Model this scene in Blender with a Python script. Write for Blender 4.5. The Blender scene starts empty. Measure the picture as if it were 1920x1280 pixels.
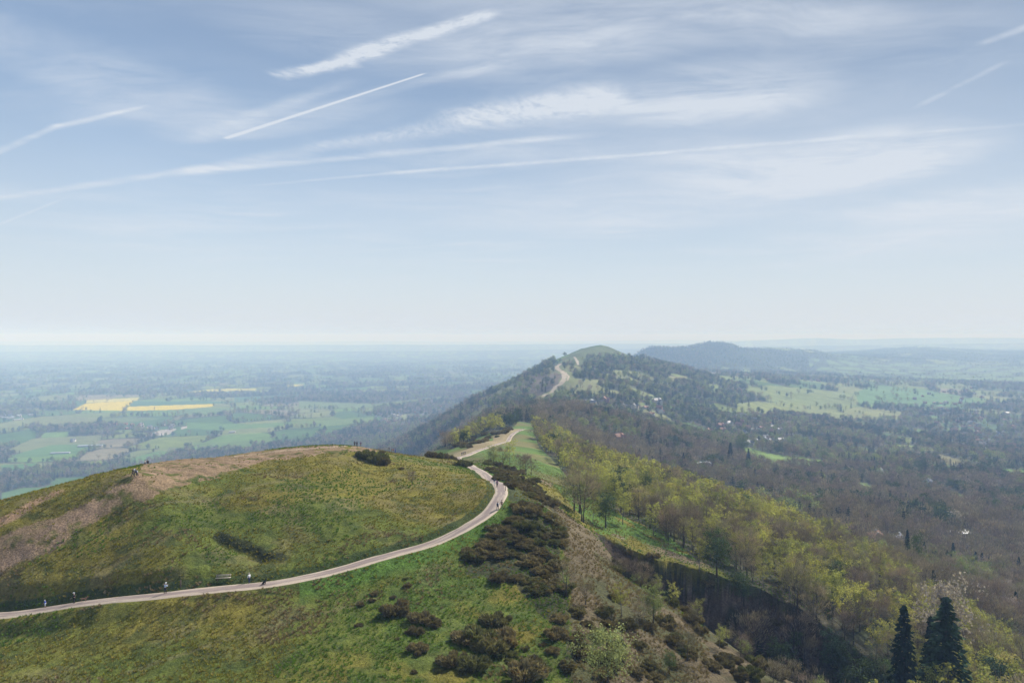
import bpy, math, random
import numpy as np
from mathutils import Vector, Matrix

# ============================================================ camera, world, sun, exposure
F = 1280.0            # focal length in photo pixels (photo 1920 wide -> 24 mm)
YH = 630.0            # eye level row in the photo
sc = bpy.context.scene
COL = sc.collection
cam_d = bpy.data.cameras.new("camera")
cam = bpy.data.objects.new("camera", cam_d); COL.objects.link(cam)
cam_d.lens = 24.0; cam_d.sensor_width = 36.0
cam_d.clip_start = 0.5; cam_d.clip_end = 300000.0
cam.location = (0, 0, 0)
cam.rotation_euler = (math.radians(90) - math.atan(-(YH - 640.0) / F) , 0, 0)
sc.camera = cam

SUN_EL = math.radians(39); SUN_AZ = math.radians(44)     # azimuth: to the right of straight ahead (+Y)
world = bpy.data.worlds.new("World"); sc.world = world; world.use_nodes = True
sun_d = bpy.data.lights.new("sun", 'SUN'); sun_d.energy = 5.0; sun_d.angle = math.radians(0.53); sun_d.color = (1.0, 0.965, 0.91)
sun = bpy.data.objects.new("sun", sun_d); COL.objects.link(sun)
sv = Vector((math.sin(SUN_AZ) * math.cos(SUN_EL), math.cos(SUN_AZ) * math.cos(SUN_EL), math.sin(SUN_EL)))
sun.rotation_euler = sv.to_track_quat('Z', 'Y').to_euler()
sc.view_settings.view_transform = 'Standard'; sc.view_settings.look = 'None'
sc.view_settings.exposure = 0.42; sc.view_settings.gamma = 1.0
sc.view_settings.use_curve_mapping = False
sc.cycles.use_denoising = True
sc.cycles.max_bounces = 5; sc.cycles.diffuse_bounces = 3; sc.cycles.transmission_bounces = 3
sc.cycles.volume_bounces = 2; sc.cycles.transparent_max_bounces = 8
SKY_STRENGTH = 0.1

# ---------------------------------------------------------------- node helper
class NT:
    def __init__(s, tree):
        s.t = tree; s.n = tree.nodes; s.l = tree.links; s.n.clear()
    def node(s, typ, **kw):
        nd = s.n.new(typ)
        for k, v in kw.items():
            if k.startswith('_'): setattr(nd, k[1:], v)
        return nd
    def put(s, sock, v):
        if isinstance(v, bpy.types.NodeSocket): s.l.new(v, sock)
        elif v is not None:
            try: sock.default_value = v
            except Exception: sock.default_value = tuple(v) + (1.0,)
    def math(s, op, a, b=None, c=None, clamp=False):
        nd = s.n.new('ShaderNodeMath'); nd.operation = op; nd.use_clamp = clamp
        s.put(nd.inputs[0], a)
        if b is not None: s.put(nd.inputs[1], b)
        if c is not None: s.put(nd.inputs[2], c)
        return nd.outputs[0]
    def vmath(s, op, a, b=None, out=0):
        nd = s.n.new('ShaderNodeVectorMath'); nd.operation = op
        s.put(nd.inputs[0], a)
        if b is not None: s.put(nd.inputs[3] if op == 'SCALE' else nd.inputs[1], b)
        return nd.outputs[out]
    def comb(s, x, y, z):
        nd = s.n.new('ShaderNodeCombineXYZ')
        for i, v in enumerate((x, y, z)): s.put(nd.inputs[i], v)
        return nd.outputs[0]
    def sep(s, v):
        nd = s.n.new('ShaderNodeSeparateXYZ'); s.put(nd.inputs[0], v); return nd.outputs
    def noise(s, vec, scale, detail=4, rough=0.55, dist=0.0, out=0):
        nd = s.n.new('ShaderNodeTexNoise'); s.put(nd.inputs['Vector'], vec)
        nd.inputs['Scale'].default_value = scale; nd.inputs['Detail'].default_value = detail
        nd.inputs['Roughness'].default_value = rough; nd.inputs['Distortion'].default_value = dist
        return nd.outputs[out]
    def mix(s, fac, a, b, blend='MIX'):
        nd = s.n.new('ShaderNodeMix'); nd.data_type = 'RGBA'; nd.blend_type = blend
        s.put(nd.inputs[0], fac); s.put(nd.inputs[6], a); s.put(nd.inputs[7], b)
        return nd.outputs[2]
    def remap(s, v, a, b, c=0.0, d=1.0, smooth=False):
        nd = s.n.new('ShaderNodeMapRange'); nd.clamp = True
        if smooth: nd.interpolation_type = 'SMOOTHSTEP'
        s.put(nd.inputs[0], v)
        for i, x in enumerate((a, b, c, d)): s.put(nd.inputs[i + 1], x)
        return nd.outputs[0]
def c4(c): return (c[0], c[1], c[2], 1.0)

# ---------------------------------------------------------------- sky: clear blue with high cirrus and old contrails
def dirpix(px, py):
    """photo pixel of the sky -> point on a flat cloud layer (x/z, y/z)"""
    dx = (px - 960) / F; dz = (YH - py) / F
    return dx / dz, 1.0 / dz
def build_world():
    n = NT(world.node_tree)
    out = n.node('ShaderNodeOutputWorld'); bg = n.node('ShaderNodeBackground')
    n.l.new(bg.outputs[0], out.inputs[0])
    sky = n.node('ShaderNodeTexSky', _sky_type='NISHITA', _sun_disc=False)
    sky.sun_elevation = SUN_EL; sky.sun_rotation = SUN_AZ
    sky.altitude = 400; sky.air_density = 1.0; sky.dust_density = 0.25; sky.ozone_density = 1.6
    geo = n.node('ShaderNodeTexCoord').outputs['Generated']
    x, y, z = n.sep(geo)
    zc = n.math('MAXIMUM', z, 0.004)
    P = n.comb(n.math('DIVIDE', x, zc), n.math('DIVIDE', y, zc), 0.0)
    px_, py_, _ = n.sep(P)
    # wispy cirrus: noise on the layer, stretched and warped along the wind
    warp = n.vmath('SCALE', n.vmath('SUBTRACT', n.noise(P, 0.55, 3, 0.5, 0, 1), (0.5, 0.5, 0.5)), 1.6)
    Pw = n.vmath('ADD', P, warp)
    mp = n.node('ShaderNodeMapping'); n.put(mp.inputs[0], Pw); mp.inputs['Rotation'].default_value = (0, 0, math.radians(-62)); mp.inputs['Scale'].default_value = (0.5, 1.15, 1)
    st = mp.outputs[0]
    mp2 = n.node('ShaderNodeMapping'); n.put(mp2.inputs[0], Pw); mp2.inputs['Rotation'].default_value = (0, 0, math.radians(-35)); mp2.inputs['Scale'].default_value = (0.5, 1.2, 1)
    big = n.remap(n.noise(P, 0.42, 3, 0.5, 0.3), 0.36, 0.66, smooth=True)
    wisp = n.remap(n.noise(st, 1.3, 9, 0.62, 0.15), 0.36, 0.78, smooth=True)
    wisp2 = n.remap(n.noise(mp2.outputs[0], 0.9, 8, 0.6, 0.2), 0.42, 0.8, smooth=True)
    cov = n.math('MULTIPLY', big, n.math('MAXIMUM', wisp, n.math('MULTIPLY', wisp2, 0.8)))
    cov = n.math('MULTIPLY', cov, 0.75)
    # more cloud towards the right, clear upper left
    def blob(px, py, rx, ry, amp, tilt=0.0):
        cx, cy = dirpix(px, py)
        ex = dirpix(px + rx, py - tilt * rx); ey = dirpix(px, py - ry)
        ax, ay = ex[0] - cx, ex[1] - cy; bx, by = ey[0] - cx, ey[1] - cy
        det = ax * by - ay * bx
        dx = n.math('SUBTRACT', px_, cx); dy = n.math('SUBTRACT', py_, cy)
        s_ = n.math('ADD', n.math('MULTIPLY', dx, by / det), n.math('MULTIPLY', dy, -bx / det))
        t_ = n.math('ADD', n.math('MULTIPLY', dx, -ay / det), n.math('MULTIPLY', dy, ax / det))
        r = n.math('ADD', n.math('MULTIPLY', s_, s_), n.math('MULTIPLY', t_, t_))
        return n.remap(r, 0.0, 1.0, amp, 0.0, smooth=True)
    fibre = n.remap(n.noise(st, 3.4, 11, 0.68, 0.25), 0.32, 0.66, 0.15, 1.2)
    mottle = n.remap(n.noise(Pw, 17.0, 9, 0.74, 0.1), 0.30, 0.66, 0.10, 1.15)
    cov2 = None
    for b in ((1330, 190, 300, 90, .50, .1), (1640, 300, 300, 80, .55, .12), (1560, 340, 260, 40, .3, .1), (1800, 400, 330, 70, .40, .15), (1400, 330, 260, 80, .35, 0),
              (1100, 60, 420, 110, .35, .1), (700, 90, 330, 80, .22, -.2), (1150, 400, 420, 60, .30, .03), (260, 170, 260, 90, .22, -.3), (420, 240, 190, 40, .18, .1),
              (1500, 30, 260, 60, .3, 0), (1650, 480, 300, 40, .3, .1), (560, 230, 200, 35, .2, .2)):
        v = blob(*b)
        cov2 = v if cov2 is None else n.math('ADD', cov2, v)
    cov2 = n.math('MULTIPLY', cov2, fibre)
    cov = n.math('ADD', n.math('MULTIPLY', cov, 0.9), n.math('MULTIPLY', cov2, 1.2))
    # contrails: segments on the layer; width given by the pixels on either side
    def trail(p0, p1, w0, w1, amp, tex, fade=0.15, wob=0.0):
        a = dirpix(*p0); b = dirpix(*p1)
        ux, uy = b[0] - a[0], b[1] - a[1]; L = math.hypot(ux, uy)
        # width in layer units perpendicular
        def wid(p, w):
            q = dirpix(p[0], p[1] - w); q0 = dirpix(*p)
            return abs((q[0] - q0[0]) * (-uy / L) + (q[1] - q0[1]) * (ux / L))
        wa, wb = wid(p0, w0), wid(p1, w1)
        dx = n.math('SUBTRACT', px_, a[0]); dy = n.math('SUBTRACT', py_, a[1])
        t = n.math('ADD', n.math('MULTIPLY', dx, ux / L / L), n.math('MULTIPLY', dy, uy / L / L))
        d = n.math('ADD', n.math('MULTIPLY', dx, -uy / L), n.math('MULTIPLY', dy, ux / L))
        if wob:
            d = n.math('ADD', d, n.math('MULTIPLY', n.math('SUBTRACT', n.noise(P, 2.2, 5, 0.6), 0.5), wob * (wa + wb)))
        w = n.math('ADD', n.math('MULTIPLY', t, wb - wa), wa)
        q = n.math('DIVIDE', n.math('ABSOLUTE', d), n.math('MAXIMUM', w, 1e-4))
        m = n.remap(q, 0.0, 1.0, 1.0, 0.0, smooth=True)
        e = n.math('MULTIPLY', n.remap(t, 0.0, fade, smooth=True), n.remap(t, 1.0 - fade, 1.0, 1.0, 0.0, smooth=True))
        m = n.math('MULTIPLY', n.math('MULTIPLY', m, e), amp)
        return n.math('MULTIPLY', m, tex) if tex is not None else m
    wide = None
    for b in ((1450, 300, 620, 230, .34, 0), (1800, 430, 520, 130, .25, 0), (950, 60, 420, 160, .14, 0), (1000, 400, 600, 110, .16, 0)):
        v = blob(*b); wide = v if wide is None else n.math('ADD', wide, v)
    cov = n.math('ADD', cov, n.math('MULTIPLY', wide, n.remap(n.noise(Pw, 1.1, 6, 0.6), 0.3, 0.7, 0.5, 1.2)))
    T = [trail((505, 145), (680, 118), 16, 20, .75, mottle, .12, .7),
         trail((560, 138), (720, 95), 14, 26, .85, mottle, .15, .8),
         trail((655, 108), (945, 22), 26, 15, .95, mottle, .12, .7),
         trail((420, 262), (802, 138), 5, 2.6, .95, None, .03),
         trail((330, 275), (700, 140), 26, 22, .35, fibre, .2, .5),
         trail((600, 200), (1000, 105), 18, 14, .30, fibre, .2, .5),
         trail((-60, 310), (120, 232), 14, 9, .60, fibre, .05, .6),
         trail((90, 243), (285, 198), 10, 5, .60, fibre, .15, .5),
         trail((-60, 380), (420, 312), 7, 13, .60, fibre, .04, .4),
         trail((330, 330), (600, 280), 16, 24, .5, fibre, .2, .4),
         trail((380, 322), (1150, 250), 9, 10, .55, fibre, .15, .4),
         trail((540, 285), (1200, 185), 12, 50, .50, mottle, .12, .3),
         trail((820, 228), (1195, 172), 26, 46, .62, mottle, .14, .3),
         trail((440, 352), (900, 310), 3, 5, .45, fibre, .2, .2),
         trail((700, 328), (1280, 285), 6, 5, .5, mottle, .1, .2),
         trail((1200, 290), (1600, 258), 5, 7, .38, mottle, .1, .2),
         trail((1500, 265), (1990, 230), 6, 5, .16, fibre, .1, .2),
         trail((-60, 445), (140, 365), 5, 4, .35, None, .2),
         trail((580, 480), (930, 452), 3, 3, .25, None, .2),
         trail((1700, 210), (1900, 110), 8, 8, .4, fibre, .2, .4),
         trail((1820, 90), (1990, 30), 9, 12, .5, fibre, .2, .4),
         trail((1540, 495), (1760, 430), 10, 12, .3, fibre, .2, .4)]
    tr = T[0]
    for v in T[1:]: tr = n.math('ADD', tr, v)
    cov = n.math('ADD', n.math('MINIMUM', cov, 0.85), tr)
    cov = n.math('MINIMUM', cov, 0.9)
    cov = n.math('MULTIPLY', cov, n.remap(z, 0.0, 0.16, 0.0, 1.0, smooth=True))
    sund = n.vmath('DOT_PRODUCT', geo, tuple(sv), out=1)
    col = n.vmath('MULTIPLY', sky.outputs[0], (SKY_MUL[0], SKY_MUL[1], SKY_MUL[2]))
    col = n.vmath('SCALE', col, n.remap(sund, 0.35, 0.95, 1.0, 0.50))
    # thin milky veil, thickest towards the horizon, then the cloud itself
    veil = n.math('MAXIMUM', n.math('POWER', n.remap(z, 0.0, 0.46, 1.0, 0.0), 1.35), 0.20)
    col = n.mix(n.math('MULTIPLY', veil, 0.97), col, c4(VEIL))
    col = n.mix(cov, col, c4(CLOUD))
    n.l.new(col, bg.inputs[0]); bg.inputs[1].default_value = SKY_STRENGTH
SKY_MUL = (0.95, 1.0, 1.0)
CLOUD = (5.4, 5.8, 6.35)
VEIL = (4.95, 5.35, 5.95)
build_world()
world.cycles.sampling_method = 'MANUAL'; world.cycles.sample_map_resolution = 512

# ============================================================ numeric helpers
rng = np.random.default_rng(7)
_perm = rng.random((8, 256, 256))
def vnoise(x, y, k=0):
    xi = np.floor(x).astype(np.int64); yi = np.floor(y).astype(np.int64)
    fx = x - xi; fy = y - yi
    fx = fx * fx * (3 - 2 * fx); fy = fy * fy * (3 - 2 * fy)
    T = _perm[k % 8]
    a = T[xi & 255, yi & 255]; b = T[(xi + 1) & 255, yi & 255]; c = T[xi & 255, (yi + 1) & 255]; d = T[(xi + 1) & 255, (yi + 1) & 255]
    return (a * (1 - fx) + b * fx) * (1 - fy) + (c * (1 - fx) + d * fx) * fy
def fbm(x, y, scale, octv=4, k=0, gain=0.5):
    v = 0; a = 1; s = 0; x = x / scale; y = y / scale
    for i in range(octv):
        v = v + a * vnoise(x + 17.3 * i, y - 9.1 * i, k + i); s += a; a *= gain; x = x * 2.03; y = y * 2.03
    return v / s
def sstep(a, b, v):
    t = np.clip((v - a) / (b - a), 0, 1); return t * t * (3 - 2 * t)
def inpoly(px, py, poly):
    r = np.zeros(np.shape(px), bool); n = len(poly)
    for i in range(n):
        x0, y0 = poly[i]; x1, y1 = poly[(i + 1) % n]
        if y0 == y1: continue
        c = ((y0 > py) != (y1 > py)) & (px < (x1 - x0) * (py - y0) / (y1 - y0) + x0)
        r ^= c
    return r

# ============================================================ terrain: surveyed points (bearing px, row py or height, distance)
V = [ # visible ground: (px, py, D)
 # road round the dome
 (-250,1185,115),(0,1157,112),(137,1136,111),(307,1116,109.3),(463,1097,112),(640,1068,119),(800,1025,129),(880,988,137),(920,958,145),(940,930,154),(935,905,168),(905,884,200),(875,868,250),
 (855,858,300),(900,843,350),(940,830,420),(965,816,500),(985,803,600),
 # dome
 (-250,990,128),(0,960,134),(100,930,138),(250,893,142),(270,870,165),(330,861,178),(440,855,188),(560,843,196),(670,839,212),(728,849,226),(790,857,232),(850,874,220),(900,900,180),
 (200,1000,128),(400,950,140),(600,950,140),(500,890,165),(700,900,170),(800,960,146),(300,1040,118),(500,1020,125),
 # bottom foreground
 (-250,1300,88),(0,1280,90),(240,1230,95),(480,1200,97),(700,1280,84),(700,1150,106),(850,1100,114),(960,1200,96),(960,1040,126),(1000,1280,86),(1100,1200,98),(1060,1080,120),(1010,960,145),(1250,1250,100),
 # right of the path
 (1077,958,195),(980,890,200),(1000,860,290),(950,855,320),(1040,900,270),(1130,990,195),(1250,1000,215),(1200,960,250),(1100,910,300),(1050,850,430),(1400,1040,225),(1500,1110,190),
 (1440,1270,108),(1245,1120,135),(1172,1085,150),(1220,1045,180),(1310,1067,181),(1422,1110,178),(1550,1180,172),(1700,1290,168),
 # spur edge
 (1020,815,560),(1130,860,460),(1300,918,385),(1450,972,325),(1600,1045,275),(1700,1110,238),(1800,1190,205),
 # knoll left of the far path
 (900,812,520),(850,835,430),(800,850,420),(930,800,700),
 # middle wood and saddle
 (1000,785,850),(930,790,820),(1080,775,900),(1010,762,1150),(950,765,1150),
 # far hill
 (1010,750,1250),(1035,735,1380),(1055,718,1500),(1060,700,1680),(1045,685,1880),(1085,682,1950),(1075,668,2150),(1100,655,2300),(1130,648,2420),(1150,654,2430),
 (830,790,1500),(900,742,1750),(985,700,2000),(1040,676,2200),(860,770,1700),(960,720,1750),(1000,740,1450),(900,765,1400),
 (1180,665,2350),(1260,692,2200),(1200,700,1900),(1150,720,1600),(1330,710,2350),(1250,735,1750),(1130,760,1350),(1200,790,1250),(1300,770,1650),(1400,740,2300),
 # beyond the spur: right-hand valley
 (1300,880,760),(1200,850,800),(1130,820,850),(1300,815,1300),(1400,905,720),(1450,870,980),(1550,960,560),(1700,1010,480),(1500,835,1300),(1650,905,880),(1760,870,1080),(1900,900,960),
 (1850,1060,450),(1900,1150,310),(1850,1250,230),(1500,780,2050),(1700,760,2600),(1880,830,1650),(1900,780,2250),(1600,800,1800),(2100,1100,400),(2100,900,1000),(2100,1280,260),
 (1700,700,4700),(1900,720,3600),(1500,700,4300),(1400,705,3300),(2100,700,4500),
 # camp hill
 (1200,657,4900),(1240,651,5000),(1280,652,5000),(1322,643,5000),(1352,642,5000),(1385,653.5,5200),(1414,657,6000),(1450,659,6100),(1500,661,6200),(1545,666,6300),(1460,683,4900),(1250,690,4300),(1350,694,4100),(1420,690,4600),
 # western ridges
 (1600,660,8000),(1645,656,8200),(1695,650,8200),(1740,651,8200),(1790,655,8000),(1850,659,8200),(1950,658,8500),(2100,655,8500),
]
Hd = [ # (px, z, D)
 (-700,-48,30),(200,-47,30),(960,-46,30),(1500,-52,30),(2600,-66,30),(-700,-47,70),(-250,-45,60),(960,-43,60),(1500,-54,70),(2600,-85,80),(1920,-66,100),(1700,-60,90),(2200,-90,150),(1920,-88,170),
 (-700,-46,120),(-700,-60,180),(-700,-120,300),(-700,-230,600),(-700,-320,1100),(-700,-350,2000),
 (-250,-50,170),(-250,-90,250),(-250,-170,400),(-250,-265,700),(-250,-330,1150),
 (0,-48,175),(0,-92,260),(0,-175,410),(0,-270,700),(0,-335,1150),
 (150,-48,200),(150,-95,290),(150,-180,430),(150,-270,700),(150,-335,1150),
 (300,-44,215),(300,-85,300),(300,-175,450),(300,-270,750),(300,-335,1250),
 (450,-42,230),(450,-82,320),(450,-170,480),(450,-268,800),(450,-332,1350),
 (600,-41,250),(600,-82,350),(600,-165,520),(600,-260,860),(600,-330,1450),
 (700,-50,290),(700,-85,380),(700,-160,560),(700,-250,900),(700,-315,1400),(700,-342,2100),
 (780,-58,300),(780,-85,440),(780,-140,620),(780,-205,950),(770,-270,1400),(800,-320,2000),
 (850,-52,260),(850,-95,560),(850,-130,800),(840,-180,1150),(850,-300,2400),(930,-290,2900),(1000,-280,3300),
 (1060,-118,1050),(1200,-110,480),(1200,-135,620),(1350,-120,480),(1350,-150,640),(1500,-122,420),(1650,-120,350),(1780,-118,300),
 (1130,-170,3000),(1130,-200,3800),(1200,-180,3500),(1300,-210,3400),(1000,-330,4800),(1150,-300,5000),(1250,-220,6200),(1340,-250,6500),(1460,-260,6400),(1150,-330,7000),(900,-345,4000),
 (1700,-235,5600),(1900,-235,5600),(1600,-200,6800),(1720,-230,10500),(1950,-230,10500),(1500,-240,9500),(2100,-235,6000),
 (2600,-140,400),(2600,-200,900),(2600,-250,2000),(2600,-255,4000),(2600,-170,8500),
]
for p_ in (-700, -250, 100, 400, 650, 850):
    for d_ in (3000, 5500, 11000, 22000, 60000): Hd.append((p_, -350, d_))
for p_ in (1100, 1400, 1750, 2150, 2600):
    for d_ in (14000, 60000): Hd.append((p_, -300, d_))
pts = [((px - 960) / F, math.log(D), -(py - YH) / F * D) for px, py, D in V] + [((px - 960) / F, math.log(D), z) for px, z, D in Hd]
pts = np.array(pts)
_c = 0.025
def _ker(r2): return -np.sqrt(r2 + _c * _c)
A = _ker((pts[:, None, 0] - pts[None, :, 0]) ** 2 + (pts[:, None, 1] - pts[None, :, 1]) ** 2)
Np = len(pts)
M_ = np.zeros((Np + 1, Np + 1)); M_[:Np, :Np] = A; M_[Np, :Np] = 1; M_[:Np, Np] = 1
sol = np.linalg.solve(M_, np.append(pts[:, 2], 0))
# coarse lattice
CU = np.linspace(-1.6, 1.6, 330); CL = np.linspace(math.log(10), math.log(66000), 420)
gu, gl = np.meshgrid(CU, CL)
Z0 = np.full(gu.shape, sol[Np])
for i in range(Np):
    Z0 += sol[i] * _ker((gu - pts[i, 0]) ** 2 + (gl - pts[i, 1]) ** 2)
def z_base(x, y):
    u = np.clip(x / y, -1.59, 1.59); l = np.log(np.clip(y, 10.5, 65000))
    a = (u - CU[0]) / (CU[1] - CU[0]); b = (l - CL[0]) / (CL[1] - CL[0])
    i = np.clip(a.astype(int), 0, len(CU) - 2); j = np.clip(b.astype(int), 0, len(CL) - 2)
    fa = a - i; fb = b - j
    return (Z0[j, i] * (1 - fa) + Z0[j, i + 1] * fa) * (1 - fb) + (Z0[j + 1, i] * (1 - fa) + Z0[j + 1, i + 1] * fa) * fb

# far escarpments on the horizon (ridge: px, row, distance, thickness)
def far_ridges(x, y):
    px = 960 + F * x / y
    z = np.zeros_like(x)
    for D, w, prof in ((17000, 1500, ((1330, 640), (1400, 635), (1480, 630.5), (1530, 628.5), (1600, 632), (1700, 629.5), (1800, 628.5), (1950, 629), (2300, 628))),
                       (12500, 1200, ((1300, 650), (1450, 646), (1600, 645), (1750, 643), (1900, 641), (2300, 640))),
                       (30000, 2500, ((-300, 641), (0, 640), (120, 639), (300, 641), (520, 640.5), (700, 639.5), (900, 641), (1100, 640), (1300, 638), (1500, 636)))):
        q = np.array(prof); row = np.interp(px, q[:, 0], q[:, 1])
        row = row + (fbm(px, px * 0 + D, 60, 3, 3) - 0.5) * 2.2
        top = -(row - YH) / F * D
        base = -350 if D > 20000 else -260
        g = np.exp(-((y - D) / w) ** 2)
        z = np.maximum(z, (top - base) * g)
    return z
# quarry
QX = np.array([1108, 1135, 1172, 1245, 1330, 1417, 1500, 1600, 1700, 1790])
QN = np.array([178, 163, 150, 135, 122, 112, 108, 108, 118, 140.])
QF = np.array([179, 181, 181, 181, 181, 178, 175, 171, 168, 160.])
QD = np.array([0, 6, 15, 27, 33, 33, 27, 20, 10, 0.])
def quarry(x, y, z):
    px = 960 + F * x / y
    wob = (fbm(x, y, 9, 4, 2) - 0.5) * 9
    n_ = np.interp(px, QX, QN); f_ = np.interp(px, QX, QF) + wob * np.interp(px, [1110, 1200], [0, 1]); d_ = np.interp(px, QX, QD, left=0, right=0)
    W = np.maximum(f_ - n_, 0.5)
    t = (y - n_) / W
    inside = (t > 0) & (t < 1.02) & (px > 1108) & (px < 1790)
    cl = np.clip(7.0 / W, 0.05, 0.5)                       # share of the width taken by the face
    down = sstep(0, .55, t); up = sstep(1.0, 1 - cl, t)
    up = np.clip((1.0 - t) / cl, 0, 1) ** 0.75
    sh = np.minimum(down, up)
    rough = (fbm(x * 1.0, y, 5, 5, 4) - 0.5) * 11 * np.sin(np.clip(t, 0, 1) * math.pi)
    # level across from lip to rim so that the pit reads from edges
    return np.where(inside, z - sh * d_ + rough * np.clip(d_ / 24, 0, 1), z), inside & (sh > 0.08) & (d_ > 1)

# paths (photo px, row, distance) -> world polyline
def P3(px, py, D): return ((px - 960) / F * D, D)
road_pts = [P3(*p) for p in ((-400,1200,116),(-250,1185,115),(-100,1168,113.2),(0,1155,112),(137,1134,111),(307,1115,109.3),(463,1097,111.5),(560,1082,114.8),(640,1068,119),(720,1049,124),(800,1025,129.5),(850,1003,134),(885,982,138.5),(915,958,144),(934,936,151),(940,922,157.5),(935,905,167),(922,893,180),(903,881,200),(882,871,228),(866,864,262),(858,859,292),(864,855,312),(885,847,335),(915,837,375),(940,830,420),(952,825,455),(957,820,490),(970,812,535),(985,804,600),(996,801,660))]
def catmull(P, n=12):
    P = np.array(P, float); Q = np.vstack([2 * P[0] - P[1], P, 2 * P[-1] - P[-2]]); out = []
    for i in range(1, len(Q) - 2):
        for t in np.linspace(0, 1, n, endpoint=False):
            a, b, c, d = Q[i - 1], Q[i], Q[i + 1], Q[i + 2]
            out.append(0.5 * ((2 * b) + (c - a) * t + (2 * a - 5 * b + 4 * c - d) * t * t + (3 * b - a - 3 * c + d) * t ** 3))
    out.append(P[-1]); return np.array(out)
ROAD = catmull(road_pts, 6)
RZ = z_base(ROAD[:, 0], ROAD[:, 1])
for _ in range(6): RZ[1:-1] = (RZ[:-2] + RZ[1:-1] * 2 + RZ[2:]) / 4
def polydist(x, y, P, vals=None, maxd=40):
    """signed distance (left of travel positive) and interpolated value along polyline"""
    best = np.full(x.shape, 1e9); sd = np.full(x.shape, 1e9); val = np.zeros(x.shape); along = np.zeros(x.shape); acc = 0.0
    for i in range(len(P) - 1):
        ax, ay = P[i]; bx, by = P[i + 1]; dx, dy = bx - ax, by - ay; L2 = dx * dx + dy * dy + 1e-9
        t = np.clip(((x - ax) * dx + (y - ay) * dy) / L2, 0, 1)
        ex = x - ax - t * dx; ey = y - ay - t * dy; d = np.sqrt(ex * ex + ey * ey)
        m = d < best
        best = np.where(m, d, best); s = np.sign(dx * (y - ay) - dy * (x - ax)); sd = np.where(m, d * s, sd)
        if vals is not None: val = np.where(m, vals[i] * (1 - t) + vals[i + 1] * t, val)
        along = np.where(m, acc + t * math.sqrt(L2), along); acc += math.sqrt(L2)
    return best, sd, val, along
ROADW = 1.55
SCAR = catmull([P3(*p) for p in ((395,1012,127),(430,1018,126),(470,1030,124),(500,1045,122),(525,1056,121))], 5)
def landform(x, y, want=False):
    """final ground height; want=True also returns masks"""
    x = np.asarray(x, float); y = np.asarray(y, float)
    z = z_base(x, y) + far_ridges(x, y)
    px = 960 + F * x / y
    far = sstep(250, 1500, y)
    hilly = np.clip((z + 345) / 120, 0, 1) * sstep(200, 700, y) * (1 - sstep(9000, 14000, y))
    z = z + (fbm(x, y, 260, 5, 1) - 0.5) * 34 * hilly * sstep(400, 1200, y) + (fbm(x, y, 45, 3, 5) - 0.5) * 5 * hilly
    near = (1 - sstep(500, 900, y))
    z = z + (fbm(x, y, 22, 3, 2) - 0.5) * 0.9 * near * sstep(120, 200, y)
    z, qm = quarry(x, y, z)
    rd = np.full(x.shape, 99.0); rs = rd.copy(); ra = np.zeros(x.shape)
    m = (y < 700) & (y > 95) & (px < 1030) & (px > -500)
    if m.any():
        d, s, v, a = polydist(x[m], y[m], ROAD, RZ)
        rd[m] = d; rs[m] = s; ra[m] = a
        w = sstep(5.5, ROADW + 0.3, d)
        zz = z[m]
        zz = zz * (1 - w) + (v - 0.05) * w
        upb = (s > 0) & (y[m] < 260)
        zz = zz + np.where(upb, 0.55 * sstep(ROADW + 0.15, ROADW + 1.2, d) * sstep(8, 2.5, d), 0)
        zz = zz - np.where(~upb & (y[m] < 260), 0.15 * sstep(ROADW + 0.3, ROADW + 2.0, d) * sstep(9, 3, d), 0)
        z = z.copy(); z[m] = zz
    # tussocks and small roughness on the near hill
    tm = (y < 330)
    if tm.any():
        k = sstep(ROADW, ROADW + 0.8, rd[tm]) * (1 - sstep(220, 330, y[tm]))
        g = fbm(x[tm], y[tm], 1.5, 3, 3) - 0.5; g2 = fbm(x[tm], y[tm], 6, 2, 6) - 0.5
        z[tm] += (g * 0.42 + g2 * 0.5) * k
        sdd, ss, _, al = polydist(x[tm], y[tm], SCAR)
        # slumped hollow on the dome
        z[tm] += -1.1 * np.exp(-((ss + 1.6) / 1.5) ** 2) * (sdd < 6) * sstep(0, 3, al) * sstep(0, 3, 16 - al)
    if want: return z, rd, rs, ra, qm
    return z
def ground_z(x, y): return float(landform(np.array([x]), np.array([y]))[0])

# ---------------------------------------------------------------- grid
rows = np.concatenate([np.linspace(12, 60, 12, endpoint=False), np.arange(60, 270, 0.42), np.exp(np.arange(math.log(270), math.log(1500), 0.0062)), 1.0 / np.linspace(1 / 1500., 1 / 60000., 330)])
cols = np.concatenate([np.linspace(-1.55, -0.82, 26, endpoint=False), np.linspace(-0.82, 0.82, 1130), np.linspace(0.82, 1.55, 27)[1:]])
GU, GD = np.meshgrid(cols, rows)
GX = (GU * GD).ravel(); GY = GD.ravel()
GZ, RD, RS, RA, QM = landform(GX, GY, True)
GPX = 960 + F * GX / GY; GPY = YH - F * GZ / GY
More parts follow.
